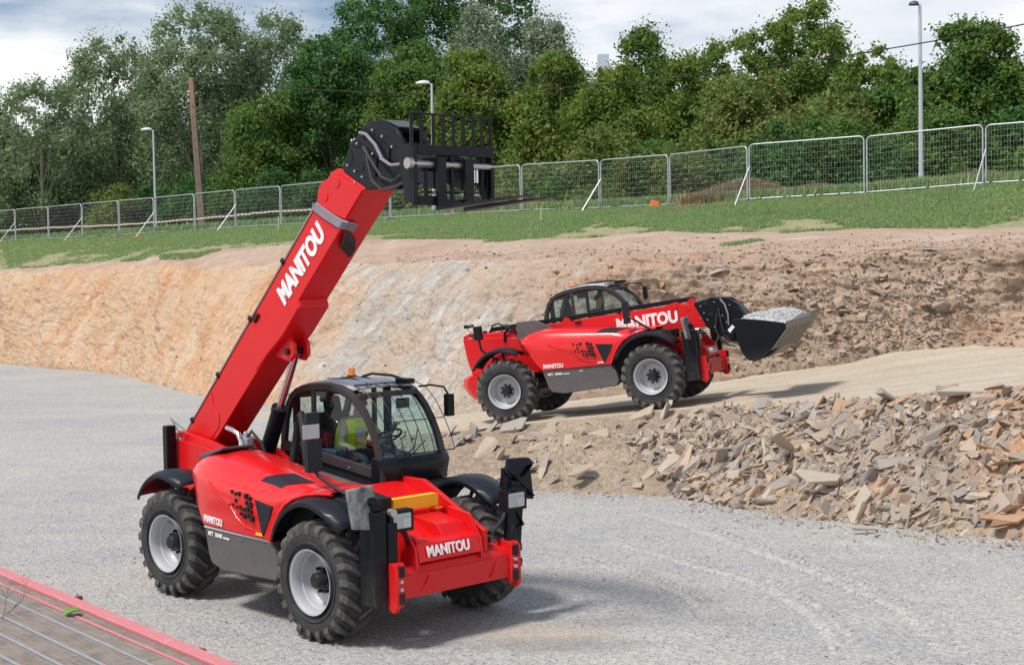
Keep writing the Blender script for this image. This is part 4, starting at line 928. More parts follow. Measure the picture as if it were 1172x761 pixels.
# ------------------------------------------------------------------ rocks
def rock_proto(seed,slab=True):
    r_=random.Random(seed); bm=bmesh.new()
    sx,sy,sz=(1,r_.uniform(.30,.60),r_.uniform(.08,.19)) if slab else (1,r_.uniform(.5,.8),r_.uniform(.3,.5))
    for _ in range(11 if slab else 13):
        v=Vector((r_.uniform(-1,1),r_.uniform(-1,1),r_.uniform(-1,1))); 
        v=Vector([math.copysign(abs(q)**.42,q) for q in v]); bm.verts.new((v.x*sx*.5*r_.uniform(.75,1),v.y*sy*.5*r_.uniform(.7,1),v.z*sz*.5*r_.uniform(.8,1)))
    bmesh.ops.convex_hull(bm,input=bm.verts); 
    for v in [v for v in bm.verts if not v.link_faces]: bm.verts.remove(v)
    bmesh.ops.triangulate(bm,faces=bm.faces); bm.verts.ensure_lookup_table(); bm.verts.index_update()
    V=np.array([v.co[:] for v in bm.verts]); F=np.array([[v.index for v in f.verts] for f in bm.faces]); bm.free(); return V,F
PROTO=[rock_proto(i,i%6!=5) for i in range(16)]
def rotm(rx,ry,rz):
    return np.array((Matrix.Rotation(rz,3,'Z')@Matrix.Rotation(ry,3,'Y')@Matrix.Rotation(rx,3,'X')))
def scatter(name,pts,sizes,mat,tilt=.7,lean=None,nrmls=None,protos=PROTO,label=None,cat=None):
    VV=[];FF=[];b=0
    for i,(p,s) in enumerate(zip(pts,sizes)):
        V,F=protos[rng.integers(len(protos))]; m_=rotm(*(rng.normal(.25,tilt,2)),rng.normal(.5,1.)) if lean is None else rotm(rng.normal(.15,.55),rng.normal(-.45,.5),rng.normal(.2,.65)); VV.append((V*s)@m_.T+p); FF.append(F+b); b+=len(V)
    o=np_mesh(name,np.concatenate(VV),np.concatenate(FF),mat); tag(o,label,cat,kind='stuff'); return o
def sample(G,tcol,n,amin,amax,bmin=0,bmax=1,wt=None):
    a=rng.uniform(np.searchsorted(tcol,amin),np.searchsorted(tcol,amax)-1,n); b=rng.uniform(bmin,bmax,n)*(G.shape[1]-1)
    i=a.astype(int); j=np.minimum(b.astype(int),G.shape[1]-2); fa=(a-i)[:,None]; fb=(b-j)[:,None]
    P=G[i,j]*(1-fa)*(1-fb)+G[i+1,j]*fa*(1-fb)+G[i,j+1]*(1-fa)*fb+G[i+1,j+1]*fa*fb
    return P,b/(G.shape[1]-1)
# embankment rubble (dense towards the right)
P,b=sample(EM,tn,17000,2.2,11)
dens=np.clip((P[:,0]-.5)/3.2,0.16,1)*np.where((P[:,0]>6.2)&(fbm(P[:,0]*1.1,P[:,1]*1.1,P[:,2]*1.5+4,2)>-.1),.28,1.)*np.clip(1.15-np.clip(b-.80,0,1)*3.,.2,1); keep=(rng.random(len(P))<dens)&(fbm(P[:,0]*.9,P[:,1]*.9,P[:,2]*.9,2)>np.where(P[:,0]<2,.02,-.3)); P=P[keep]
sz=np.clip(rng.lognormal(-1.9,.6,len(P)),.06,.6); P[:,2]-=sz*.05; P[:,1]+=sz*.03
scatter('rubble',P,sz,'rubble',.75,lean=1,label='mass of broken grey and tan slate rubble on the bank below the ramp road',cat='rubble')
P,b=sample(EM,tn,9000,1.5,11,0,.9); sz=np.clip(rng.lognormal(-3.2,.45,len(P)),.02,.1)
scatter('stone_chippings',P,sz,'rubble',1.,label='small broken stone chips strewn over the bank below the ramp road',cat='stone chips')
# spill on the gravel at the toe
P,b=sample(EM,tn,1600,2.5,11,0,.02); P[:,0]+=rng.normal(0,.5,len(P))-.1; P[:,1]-=np.abs(rng.normal(0,.45,len(P))); P[:,2]=.01; sz=np.clip(rng.lognormal(-3.1,.5,len(P)),.02,.14)
scatter('spilled_stones',P,sz,'rubble',.4,label='loose stones spilled on the gravel along the foot of the rubble bank',cat='stones')
# face rubble
P,b=sample(S,ta,9000,7.4,13.6,0,1); dens=np.clip((P[:,0]-2)/5,.12,1)*(np.clip(1.2-b*.9,.3,1)); keep=rng.random(len(P))<dens; P=P[keep]
sz=np.clip(rng.lognormal(-2.2,.5,len(P)),.05,.42); scatter('face_rubble',P,sz,'rubbleb',.45,label='brown and grey broken rock lying all over the right half of the excavated face',cat='rubble')
P,b=sample(S,ta,5000,4.6,8.,0,1); sz=np.clip(rng.lognormal(-2.9,.5,len(P)),.03,.2); keep=rng.random(len(P))<.6*(1.1-b)
scatter('face_stones',P[keep],sz[keep],'rubble',.6,label='small grey stones on the middle of the excavated face behind the ramp',cat='stones')
P,b=sample(S,ta,2500,2,5.2,0,.5); sz=np.clip(rng.lognormal(-2.5,.5,len(P)),.04,.25); keep=rng.random(len(P))<.30*(1.-b*1.6)
scatter('toe_stones',P[keep],sz[keep],'rubble',.6,label='scattered small stones along the foot of the orange earth face at left',cat='stones')
P,b=sample(TR,ta,5000,5.5,13.6,0,.75); P[:,2]+=.01; sz=np.clip(rng.lognormal(-2.9,.5,len(P)),.03,.22); keep=rng.random(len(P))<np.clip(1-b*1.5,.06,1)
scatter('track_stones',P[keep],sz[keep],'rubbleb',.4,label='small brown stones on the dirt track above the excavated face',cat='stones')
# loose pebbles over the near yard
n=14000; P=np.stack([rng.uniform(-8,9,n),12+13*rng.random(n)**1.3,np.full(n,.012)],1); P=P[(P[:,1]<27-P[:,0]*.62)]
P[:,2]=.028*fbm(P[:,0]*.5,P[:,1]*.5,0*P[:,0],3)+.012*fbm(P[:,0]*2.3,P[:,1]*2.3,0*P[:,0]+3,3)+.004
scatter('loose_pebbles',P,np.clip(rng.lognormal(-3.75,.35,len(P)),.012,.05),'pebbles',.5,label='fine loose pebbles scattered over the grey gravel yard',cat='pebbles')

# individual larger rocks
def rock_things():
    kinds=[('rock_grey','flat grey slate slab lying in the rubble bank below the ramp road','grey slate slabs in the rubble bank'),
           ('rock_tan','tan brown rock slab lying in the rubble bank below the ramp road','tan rock slabs in the rubble bank'),
           ('rock_orange','orange stained rock in the rubble bank at the right edge','orange stained rocks in the rubble bank'),
           ('rock_pale','pale cream rock block lying in the rubble bank below the ramp road','pale cream blocks in the rubble bank')]
    meshes={}
    for kd in kinds:
        for i,(V,F) in enumerate(PROTO):
            me=bpy.data.meshes.new('rock'); 
            me.from_pydata([tuple(v) for v in V],[],[tuple(f) for f in F]); me.materials.append(M[kd[0]]); meshes[kd[0],i]=me
    def put(p,s,ki,rx,ry,rz,label=None,pi=None):
        kd=kinds[ki]; o=bpy.data.objects.new('rock',meshes[kd[0],rng.integers(16) if pi is None else pi]); COL.objects.link(o)
        o.location=p; o.scale=(s,s,s) if not hasattr(s,'__len__') else s; o.rotation_euler=(rx,ry,rz)
        md=o.modifiers.new('bev','BEVEL'); md.width=.012; md.segments=1
        if label: tag(o,label,'rock')
        else: tag(o,kd[1],'rock',kd[2])
    P,b=sample(EM,tn,250,3.0,10.6,.04,.97)
    for p,bb in zip(P,b):
        if p[0]<2.2 and rng.random()<.35: continue
        ki=rng.choice([0,1,2,3],p=[.48,.40,.04,.08]) if p[0]<6.2 else rng.choice([0,1,2,3],p=[.33,.25,.34,.08])
        if ki==2 and p[0]<6.2: ki=0
        s=float(np.clip(rng.lognormal(-.82,.34),.28,.95)); put(p+np.array([0,.0,.02]),(s*1.1,s*.85,s*.8),int(ki),rng.normal(.3,.45),rng.normal(-.35,.4),rng.normal(.2,.8))
    # larger rocks of the far face
    P,b=sample(S,ta,70,8.6,13.4,.05,.95)
    for p in P:
        s=float(np.clip(rng.lognormal(-.8,.3),.3,.9)); o=bpy.data.objects.new('rock',meshes[('rock_tan','rock_grey','rock_orange')[rng.choice(3,p=[.5,.35,.15])],rng.integers(16)])
        COL.objects.link(o); o.location=p; o.scale=(s,s,s); o.rotation_euler=(rng.normal(0,.3),rng.normal(0,.25),rng.random()*6.28)
        tag(o,'large broken rock lying on the excavated face behind the ramp road','rock','large rocks on the excavated face')
    # the named ones
    put((2.55,23.2,.52),(.62,.62,.9),3,.5,-.5,.5,'rounded cream boulder in the rubble directly below the far front wheel',3)
    put((4.62,21.2,.55),(.95,.7,1.2),3,.55,.1,.1,'broad cream slab low in the middle of the rubble bank',0)
    put((4.25,22.2,1.0),(.9,.9,1.),1,.3,.5,.9,'long tan slab standing tilted in the upper rubble bank',1)
    put((7.05,22.0,1.75),(1.15,.8,1.1),3,.2,.05,.2,'biggest cream block at the top edge of the rubble bank, far right',2)
    put((1.15,23.9,.35),(.8,.6,1.),1,.1,-.3,.6,'low tan slab lying at the left end of the rubble bank',4)
    put((4.9,19.6,.07),(.42,.35,.5),3,0,.1,.4,'small pale stone lying alone on the gravel in front of the bank',7)
rock_things()

# ------------------------------------------------------------------ tyre marks pressed into the yard
def tracks():
    VV=[];FF=[];b=0
    for path,w_ in (([(2.0,21.6),(2.58,20.56),(3.11,19.04),(3.49,17.95),(3.82,16.88),(4.1,15.93),(4.3,14.89),(4.25,13.4)],.34),([(1.2,19.8),(1.9,18.6),(2.52,17.5),(2.95,16.6),(3.2,15.6),(3.3,14.4),(3.2,13.)],.34),([(.9,18.4),(1.5,17.2),(1.95,16.2),(2.15,15.2)],.25)):
        Pp=np.array([(x,y,0) for x,y in path],float); tt=np.linspace(0,len(path)-1,int(len(path)*7.5)); C=catmull(Pp,tt); dC=np.gradient(C,axis=0); dC/=np.linalg.norm(dC,axis=1)[:,None]
        for i in range(len(C)):
            for sd in (-1,1):
                if rng.random()<.12: continue
                d=dC[i]; n_=np.array([-d[1],d[0],0]); o=C[i]+(d*.09 if sd>0 else 0)
                amp=min(1,i/12,(len(C)-i)/6)*rng.uniform(.5,1)
                rows=[]
                for q in np.linspace(0,1,5):
                    cc=o+n_*sd*(.02+w_*.55*q)-d*.12*q+np.array([*rng.normal(0,.012,2),0]); hw=.045*(1-.4*abs(q-.5)*2)+rng.normal(0,.004)
                    zb=.028*fbm(np.array([cc[0]*.5]),np.array([cc[1]*.5]),np.array([0.]),3)[0]+.012*fbm(np.array([cc[0]*2.3]),np.array([cc[1]*2.3]),np.array([3.]),3)[0]
                    for e,hz_ in ((-1,-.015),(-.4,.04),(.4,.04),(1,-.015)): rows.append(cc+d*e*hw*1.3+np.array([0,0,zb+hz_*amp*(1 if q not in (0,1) else .2)]))
                VV.append(np.array(rows)); 
                for a in range(4):
                    for e in range(3): FF.append([b+a*4+e,b+a*4+e+1,b+(a+1)*4+e+1,b+(a+1)*4+e])
                b+=20
    k=NT('pressed_sand'); p=k.pos(); v=k.voro(p,30,out='Color'); M['sand']=k.pbr(k.mix(.45,(.39,.38,.355),k.mix(k.xyz(v)[0],(.3,.3,.3),(.75,.75,.75)),'OVERLAY'),.95,0.,k.bump(k.voro(p,30),.5,.02))
    o=np_mesh('tyre_marks',np.concatenate(VV),FF,'sand',smooth=True); tag(o,kind='structure')
tracks()

# ------------------------------------------------------------------ grass
def tufts(name,P,hgt,width,mat,label,cat,blades=5,lean=.5,up=1.):
    n=len(P)*blades; base=np.repeat(P,blades,0)+np.stack([rng.normal(0,.06,n),rng.normal(0,.06,n),np.zeros(n)],1)
    a=rng.random(n)*6.28; h=hgt*rng.uniform(.5,1.2,n); l=rng.uniform(0,lean,n)*h; d=np.stack([np.cos(a),np.sin(a),0*a],1); s=np.stack([-np.sin(a),np.cos(a),0*a],1)*(width*.5)
    tip=base+d*l[:,None]+np.array([0,0,1.])*h[:,None]; mid=base+d*(l*.35)[:,None]+np.array([0,0,.55])*h[:,None]
    V=np.stack([base-s,base+s,mid+s*.8,tip,mid-s*.8],1).reshape(-1,3); i=np.arange(n)[:,None]*5
    F=np.concatenate([i+np.array([[0,1,2,4]]),i+np.array([[4,2,3,3]])])
    F3=np.concatenate([i+np.array([[0,1,2]]),i+np.array([[0,2,4]]),i+np.array([[4,2,3]])])
    o=np_mesh(name,V,F3,mat); tag(o,label,cat,kind='stuff'); return o
k=NT('grass_blades'); r_=k.rand(); p=k.pos(); a=k.noise(p,.6,5,.65)
c=k.mix(r_,(.20,.33,.12),(.38,.50,.23)); c=k.mix(k.math('MULTIPLY',k.ramp(a,[(.50,0.),(.66,1.)]),.5),c,(.42,.40,.22)); b_=k.n('ShaderNodeBsdfDiffuse',{'Color':c}); t_=k.n('ShaderNodeBsdfTranslucent',{'Color':c}); mx=k.n('ShaderNodeMixShader',{0:.45,1:b_,2:t_}); k.t.links.new(mx.outputs[0],k.out.inputs['Surface']); M['grass']=k.m
k=NT('dry_grass'); r_=k.rand(); M['drygrass']=k.pbr(k.mix(r_,(.26,.20,.12),(.46,.37,.25)),.8)
P,b=sample(GRS,ta,70000,1.2,13.8,-.0,1); nz=fbm(P[:,0]*.35,P[:,1]*.35,0*P[:,0]+2,3)
keep=(b+nz*.55+.25*fbm(P[:,0]*1.6,P[:,1]*1.6,0*P[:,0]+9,2)>.10)&(rng.random(len(P))<np.clip(.5+b*1.5+nz*.9,0,1)); P=P[keep]
tufts('grass',P,.10,.03,'grass','strip of short green grass along the top of the bank before the fence','grass',5,1.1)
P,b=sample(TR,ta,16000,1.2,13.6,.3,1); nz=fbm(P[:,0]*.3,P[:,1]*.5,0*P[:,0]+2,3); keep=(b*.9+nz*1.1>.93); P=P[keep]
if len(P): tufts('grass_patches',P,.09,.03,'grass','stray green grass patches on the dirt track above the excavation','grass',6,.9)
P,b=sample(BK,ta,9000,1.,13.8,0,.9); tufts('weeds',P,.45,.07,'grass','rough weeds growing behind the wire fence panels','weeds',6,.6)
MO=[(8.9,52.6,2.3,1.1,1.0),(11.2,51.0,1.5,.8,.45),(16.2,48.2,2.0,1.0,.75),(19.5,46.8,2.2,1.0,.7),(13.4,49.4,.8,.7,.4)]
def mounds():
    k=NT('mound_soil'); p=k.pos(); b=k.noise(p,6,5,.7); M['mound']=k.pbr(k.mix(b,(.20,.14,.09),(.38,.29,.20)),.95,0.,k.bump(b,.6,.06))
    for (cx,cy,rx,ry,hh) in MO:
        rows=[]
        for i in range(17):
            row=[]
            for j in range(25):
                q=i/16; a=2*PI*j/24; x=cx+rx*1.25*q*math.cos(a); y=cy+ry*1.25*q*math.sin(a); row.append((x,y,6.12+hh*.62*math.exp(-2.4*q*q)-.10*q+.04*math.sin(x*5+y*3)))
            rows.append(row)
        tag(MB().grid(rows).build('soil_mound','mound',smooth=60),kind='structure')
    PP=[]
    for (cx,cy,rx,ry,hh) in MO:
        n=int(900*rx); q=rng.random(n)**.6*1.15; a=rng.random(n)*6.28; PP.append(np.stack([cx+rx*q*np.cos(a),cy+ry*q*np.sin(a),6.10+hh*.62*np.exp(-2.4*q*q)],1))
    P=np.concatenate(PP); tufts('dry_grass',P,.42,.022,'drygrass','dry straw coloured grass and brush on the low mounds behind the right half of the fence','dry grass',9,1.0)
mounds()

# ------------------------------------------------------------------ trees
def leafmat(name,lo,hi,acc=None,accf=.2,trans=.25):
    k=NT(name); r_=k.rand(); p=k.obj(); a=k.noise(p,.45,3,.6)
    c=k.mix(r_,lo,hi); 
    if acc: c=k.mix(k.math('MULTIPLY',k.ramp(k.math('ADD',a,k.math('MULTIPLY',r_,.25)),[(.56,0.),(.72,1.)]),accf),c,acc)
    b=k.n('ShaderNodeBsdfPrincipled',{'Base Color':c,'Roughness':.6,'Specular IOR Level':.15}); t_=k.n('ShaderNodeBsdfTranslucent',{'Color':c}); mx=k.n('ShaderNodeMixShader',{0:trans,1:b,2:t_})
    k.t.links.new(mx.outputs[0],k.out.inputs['Surface']); M[name]=k.m
leafmat('leaf_greygreen',(.14,.22,.10),(.29,.38,.21),(.34,.42,.25),.6,.45)
leafmat('leaf_dark',(.045,.13,.038),(.11,.23,.07),(.12,.21,.045),.45,.35)
leafmat('leaf_mid',(.06,.15,.036),(.145,.27,.062),(.25,.32,.075),.5,.45)
leafmat('leaf_yellow',(.08,.17,.034),(.19,.30,.06),(.35,.36,.075),.45,.45)
leafmat('leaf_olive',(.11,.18,.045),(.23,.30,.08),(.32,.32,.10),.5,.42)
leafmat('leaf_silver',(.17,.22,.13),(.36,.42,.29),None)
leafmat('leaf_light',(.09,.19,.038),(.19,.31,.07),(.29,.34,.08),.5,.42)
k=NT('bark'); p=k.obj(); a=k.noise(k.mapping(p,(5,5,1)),2,6,.7); M['bark']=k.pbr(k.mix(a,(.07,.06,.05),(.24,.215,.18)),.9)
k=NT('pale_bark'); p=k.obj(); a=k.noise(k.mapping(p,(5,5,1)),2,6,.7); M['palebark']=k.pbr(k.mix(a,(.18,.16,.13),(.38,.35,.30)),.9)
def make_tree(name,loc,H,Rx,mat,label,n=9000,leaf=.20,low=.05,shape='round',bark='bark',sparse=.0,group=None,cat='tree',seed=0,clump=1.15,Ry=None,upright=False):
    r_=np.random.default_rng(seed+100); Ry=Ry or Rx
    root=empty(name,loc); tag(root,label,cat,group)
    # envelope half-width by height fraction
    def env(f):
        if shape=='round': return np.sqrt(np.clip(1-((f-.55)/.5)**2,0,1))
        if shape=='poplar': return np.clip(np.minimum((f-low+.12)/.32,1),.25,1)*np.sqrt(np.clip(1-np.clip((f-.5)/.52,0,1)**2.0,0,1))
        if shape=='bush': return np.sqrt(np.clip(1-(f*.95)**2.4,0,1))
        return np.clip(1.05-f,0,1)
    # clumps
    nc=int(max(14,(Rx*H*3.4)/(clump**1.6))); C=[];rad=[]
    tries=0
    while len(C)<nc and tries<nc*30:
        tries+=1
        f=r_.uniform(low+.02,1.0); e=env(f)
        if r_.random()>e+.12: continue
        a=r_.random()*6.28; q=math.sqrt(r_.random()) if r_.random()<.35 else r_.uniform(.72,1.0)
        rr=clump*r_.uniform(.55,1.15)*(1-.35*max(0,f-.7)/.3)
        c=np.array([math.cos(a)*q*max(e*Rx-rr*.5,.1),math.sin(a)*q*max(e*Ry-rr*.5,.1),f*H-rr*.4]); C.append(c); rad.append(rr)
    C=np.array(C); rad=np.array(rad)
    w_=rad**2; w_/=w_.sum(); idx=r_.choice(len(C),n,p=w_)
    d=r_.normal(0,1,(n,3)); d/=np.linalg.norm(d,axis=1)[:,None]; d[:,2]=d[:,2]*.85+.10
    rr=rad[idx]*(.45+.62*r_.random(n)**.6)*np.where(r_.random(n)<.10,1.28,1.); P=C[idx]+d*rr[:,None]*np.array([1,1,.85 if not upright else 1.25])
    P+=(.16+.12*clump*r_.random((n,1))**2)*r_.normal(0,1,(n,3)); fill=r_.random(n)<.30; P[fill]=C[idx[fill]]+r_.normal(0,.30,(int(fill.sum()),3))*rad[idx[fill]][:,None]
    lf=np.where(fill,1.9,1.)
    ok=P[:,2]>.0; P=P[ok]; d=d[ok]; lf=lf[ok]; n=len(P)
    nn=d*.7+r_.normal(0,.6,(n,3))+np.array([0,0,.35]); nn/=np.linalg.norm(nn,axis=1)[:,None]
    u=np.cross(nn,r_.normal(0,1,(n,3))); u/=np.linalg.norm(u,axis=1)[:,None]; v=np.cross(nn,u)
    s=(leaf*lf*r_.uniform(.6,1.25,n))[:,None]
    V=np.stack([P-u*s*.55,P-v*s*.32-nn*s*.06,P+u*s*.55,P+v*s*.32-nn*s*.06],1).reshape(-1,3); F=np.arange(4*n).reshape(-1,4)
    np_mesh('crown',V,F,mat,root)
    tk=MB(); hr=H*(.62 if shape!='bush' else .35); bend=r_.normal(0,.25,2); r0=.055*H**.75*(.5 if shape=='bush' else .55)
    tr=[(bend[0]*math.sin(t_*2),bend[1]*math.sin(t_*2),-.3+t_*hr) for t_ in np.linspace(0,1,6)]; tk.tube(tr,[r0*(1-.6*q) for q in np.linspace(0,1,6)],8)
    order=np.argsort(-rad)[:26 if sparse else 14]
    for c in C[r_.permutation(len(C))[:14 if sparse else 9]]:
        f=min(.95,max(.15,(c[2]*.45)/hr)); b0=Vector(tr[min(5,int(f*5))]); e_=Vector(c); m_=b0.lerp(e_,.45)+Vector((0,0,-.10*(e_-b0).length))+Vector(r_.normal(0,.2,3))
        tk.tube([b0,m_,e_],[r0*.38,r0*.24,r0*.07],6)
    tk.build('trunk',bark,root,smooth=60)
    return root
def px(p,D): return (p-586)/1600*D
def ht(y,p,D): return 3.78+((311.5-(p-586)*.0191)-y)/1600*D-6.3
TREES=[ # px, D, top y, halfwidth px, mat, shape, kw, label
 (-25,96,100,62,'leaf_mid','round',{}, 'mid green tree cut by the left edge of the picture behind the fence'),
 (52,92,97,66,'leaf_greygreen','round',dict(n=7500,sparse=1,bark='palebark',low=.22,leaf=.17),'small sparse grey-green tree with spreading pale limbs at far left'),
 (140,99,42,72,'leaf_greygreen','poplar',dict(n=15000,low=.1,leaf=.17),'grey-green poplar left of the first street lamp'),
 (236,95,8,82,'leaf_greygreen','poplar',dict(n=17000,sparse=1,bark='palebark',low=.15,leaf=.17),'tall grey-green poplar directly behind the wooden pole'),
 (322,99,22,66,'leaf_greygreen','poplar',dict(n=13000,low=.12,leaf=.17),'grey-green poplar between the wooden pole and the dark oak'),
 (312,86,112,52,'leaf_mid','round',dict(n=9000,low=.02),'round mid-green tree right of the wooden pole, lower than the poplars'),
 (392,88,48,70,'leaf_dark','round',dict(n=14000,low=0.0),'dark green oak behind the raised red boom'),
 (440,102,2,80,'leaf_dark','round',dict(n=16000,low=.1),'tall dark oak rising behind the boom head'),
 (548,106,-46,104,'leaf_dark','round',dict(n=24000,low=.1,clump=1.4),'tallest darkest tree, its top cut by the upper edge of the photo'),
 (478,84,55,56,'leaf_mid','round',dict(n=11000,low=0.0),'green maple directly left of the second street lamp'),
 (556,90,14,48,'leaf_silver','poplar',dict(n=10000,low=.3,leaf=.17),'silver-leaved willow with pale crown left of the white tree gap'),
 (632,92,22,50,'leaf_silver','poplar',dict(n=9500,low=.3,leaf=.17),'silver-leaved willow at the right shoulder of the tallest tree'),
 (548,80,62,54,'leaf_yellow','round',dict(n=11500,low=0.0),'yellowing maple behind the fork carriage'),
 (640,78,72,58,'leaf_yellow','round',dict(n=11500,low=0.0),'yellow-green maple left of the distant tower'),
 (742,84,42,50,'leaf_mid','poplar',dict(n=10500,low=.05,sparse=1),'slim green tree just right of the distant tower'),
 (706,74,84,54,'leaf_yellow','round',dict(n=10500,low=0.0),'low golden-green tree in front, below the distant tower'),
 (792,80,70,48,'leaf_yellow','round',dict(n=8500,low=0.0),'yellow-tinged tree between the slim tree and the light green tree'),
 (846,90,42,58,'leaf_light','round',dict(n=10500,low=.05,clump=.95),'light green tree, left one of the airy pair near the centre right'),
 (922,90,10,66,'leaf_light','round',dict(n=14000,low=.05,clump=1.0),'tall light green airy tree, highest one right of the tower'),
 (860,68,92,68,'leaf_olive','round',dict(n=13500,low=0.0),'broad olive bush-like tree behind the third fence panel from the right'),
 (1000,82,56,52,'leaf_light','round',dict(n=8000,low=.05),'small light green tree just left of the tall right lamp'),
 (960,68,116,62,'leaf_olive','round',dict(n=12000,low=0.0),'dense olive tree left of the tall right street lamp'),
 (1036,66,86,50,'leaf_mid','round',dict(n=10500,low=0.0),'green tree directly behind the tall right street lamp'),
 (1112,66,28,62,'leaf_mid','round',dict(n=14000,low=0.0,clump=1.0),'dark green maple right of the tall street lamp'),
 (1205,64,52,60,'leaf_mid','round',dict(n=10500,low=0.0),'green tree cut by the right edge of the picture'),
 (1290,62,80,60,'leaf_olive','round',dict(n=6000,low=0.0),'olive tree outside the right end of the fence row'),
]
for i,(p_,D,ty,hw,mt,shp,kw,lab) in enumerate(TREES):
    Hh_=ht(ty,p_,D)+.3; rx=hw/1600*D
    kw=dict(kw); nn_=int(kw.pop('n',9000)*2.6)
    make_tree('tree',(px(p_,D),D,6.2),Hh_,rx,mt,lab,n=nn_,shape=shp,seed=i,group='trees behind the fence',Ry=min(rx,4.5),upright=shp=='poplar',**kw)
# understory shrubs
SH=[(-10,88,'leaf_dark'),(35,87,'leaf_mid'),(85,88,'leaf_dark'),(135,84,'leaf_olive'),(180,86,'leaf_dark'),(228,82,'leaf_dark'),(275,80,'leaf_mid'),(318,78,'leaf_dark'),(365,76,'leaf_dark'),(415,74,'leaf_mid'),(462,72,'leaf_dark'),(508,70,'leaf_olive'),(552,68,'leaf_mid'),(600,66,'leaf_olive'),(650,65,'leaf_mid'),(700,63,'leaf_olive'),(745,62,'leaf_mid'),(795,60,'leaf_olive'),(845,60,'leaf_mid'),(900,58,'leaf_dark'),(950,58,'leaf_mid'),(1005,57,'leaf_dark'),(1060,57,'leaf_mid'),(1115,55,'leaf_mid'),(1165,55,'leaf_dark'),(1210,54,'leaf_mid')]
adj=dict(leaf_dark='dark green',leaf_mid='mid green',leaf_olive='olive brown')
for i,(p_,D,mt) in enumerate(SH):
    r_=random.Random(i); hgt=r_.uniform(3.4,5.0)*(1. if i<10 else .82); 
    D+=4.5 if p_<450 else 0
    make_tree('shrub',(px(p_,D),D+r_.uniform(-1,1),6.1),hgt,r_.uniform(1.8,2.5),mt,adj[mt]+' shrub growing right behind the fence at the foot of the trees',n=9000,leaf=.16,low=-.05,shape='bush',seed=200+i,group=adj[mt]+' shrubs behind the fence',cat='shrub',clump=.8)
# backing row
for i,(p_,D,ty) in enumerate([(-60,116,135),(15,115,150),(95,116,142),(175,117,110),(260,118,100),(350,118,95),(700,112,95),(765,112,92),(830,110,88),(905,108,80),(990,104,88),(1060,102,88),(1140,100,80),(1225,98,85),(620,112,80)]):
    make_tree('tree',(px(p_,D),D,6.2),ht(ty,p_,D),5.0,'leaf_dark','dark tree of the back row, showing only through gaps between the nearer trees',n=14000,leaf=.30,low=0,seed=300+i,group='dark trees of the back row',clump=1.5)

# ------------------------------------------------------------------ fence panels
def fence_panel(a,b,h,label,brace=0,foot=True):
    a=Vector(a); b=Vector(b); d=b-a; L=d.length; root=empty('fence_panel',a); tag(root,label,'fence panel','temporary mesh fence panels')
    ux=Vector((d.x,d.y,0)).normalized(); slope=d.z/Vector((d.x,d.y)).length
    Pt=lambda s,z: (ux.x*s,ux.y*s,s*slope+z)
    Lh=Vector((d.x,d.y)).length; e=.05; r_=.16
    fr=MB(); pts=[Pt(e,.0),Pt(e,h-r_)]+[Pt(e+r_*(1-math.cos(q)),h-r_+r_*math.sin(q)) for q in np.linspace(.3,PI/2,5)]+[Pt(Lh-e-r_*(1-math.cos(q)),h-r_+r_*math.sin(q)) for q in np.linspace(PI/2,.3,5)]+[Pt(Lh-e,h-r_),Pt(Lh-e,.0)]
    fr.tube(pts,.026,8); fr.tube([Pt(e,.12),Pt(Lh-e,.12)],.022,8)
    fr.build('frame','galv',root,smooth=60)
    wm=MB(); 
    for z in np.arange(.22,h-.05,.20): wm.tube([Pt(e,z),Pt(Lh-e,z)],.0022,4,False)
    for s in np.arange(e+.08,Lh-e,.10): wm.tube([Pt(s,.12),Pt(s,h-.01)],.0017,3,False)
    wm.build('wire_mesh','wire',root)
    if foot: MB().box((0,0,.04),(.26,.62,.13),Matrix.Rotation(math.atan2(ux.y,ux.x),3,'Z')).build('foot_block','concrete',root,bevel=.02)
    if brace:
        back=Vector((ux.y,-ux.x,0))
        if back.y>0: back=-back
        p0=Vector(Pt(e,h*.62)); p1=p0+back*1.35-ux*.2; p1.z=-.42
        MB().tube([p0,p1],.022,8).build('brace','galv',root)
    return root
k=NT('fence_wire'); M['wire']=k.pbr((.55,.57,.58),.5,.2)
posts=[(-35.8,91,6.2),(-33.1,88.6,6.2),(-30.41,86.17,6.2),(-27.53,83.63,6.2),(-24.77,81.2,6.2),(-21.94,78.7,6.2),(-19.39,76.45,6.2),(-16.63,74.01,6.22),(-14.03,71.72,6.24),(-11.31,69.32,6.24),(-8.45,66.8,6.26),(-5.46,64.16,6.28),(-2.5,61.5,6.27),(.5,58.9,6.26),(3.63,56.14,6.18),(6.15,53.9,6.16),(8.57,50.3,6.12),(12.27,48.3,6.17),(15.65,46.2,6.3),(19.4,44.1,6.35)]
hs_=[2.0]*16+[2.05,2.02,2.0]
n_left=['cut by the left edge of the picture','first complete one from the left edge','second complete one from the left edge','third complete one from the left edge','directly left of the first street lamp','directly right of the first street lamp','with the wooden pole standing behind it','directly right of the wooden pole','partly covered by the red boom, left of it','hidden mostly behind the red boom','behind the boom and the black boom head','below the black fork carriage','seen behind the right side of the fork carriage','first complete one right of the fork tips','with the orange object at its foot','with the dry grass mound starting behind it','second from the right, left of the tall street lamp','directly in front of the tall right street lamp','cut by the right edge of the picture']
for i in range(len(posts)-1):
    if i==0: continue
    fence_panel(posts[i],posts[i+1],hs_[i],'galvanised mesh fence panel '+n_left[i],brace=i in (1,2,4,6,8,10,14,16,18))
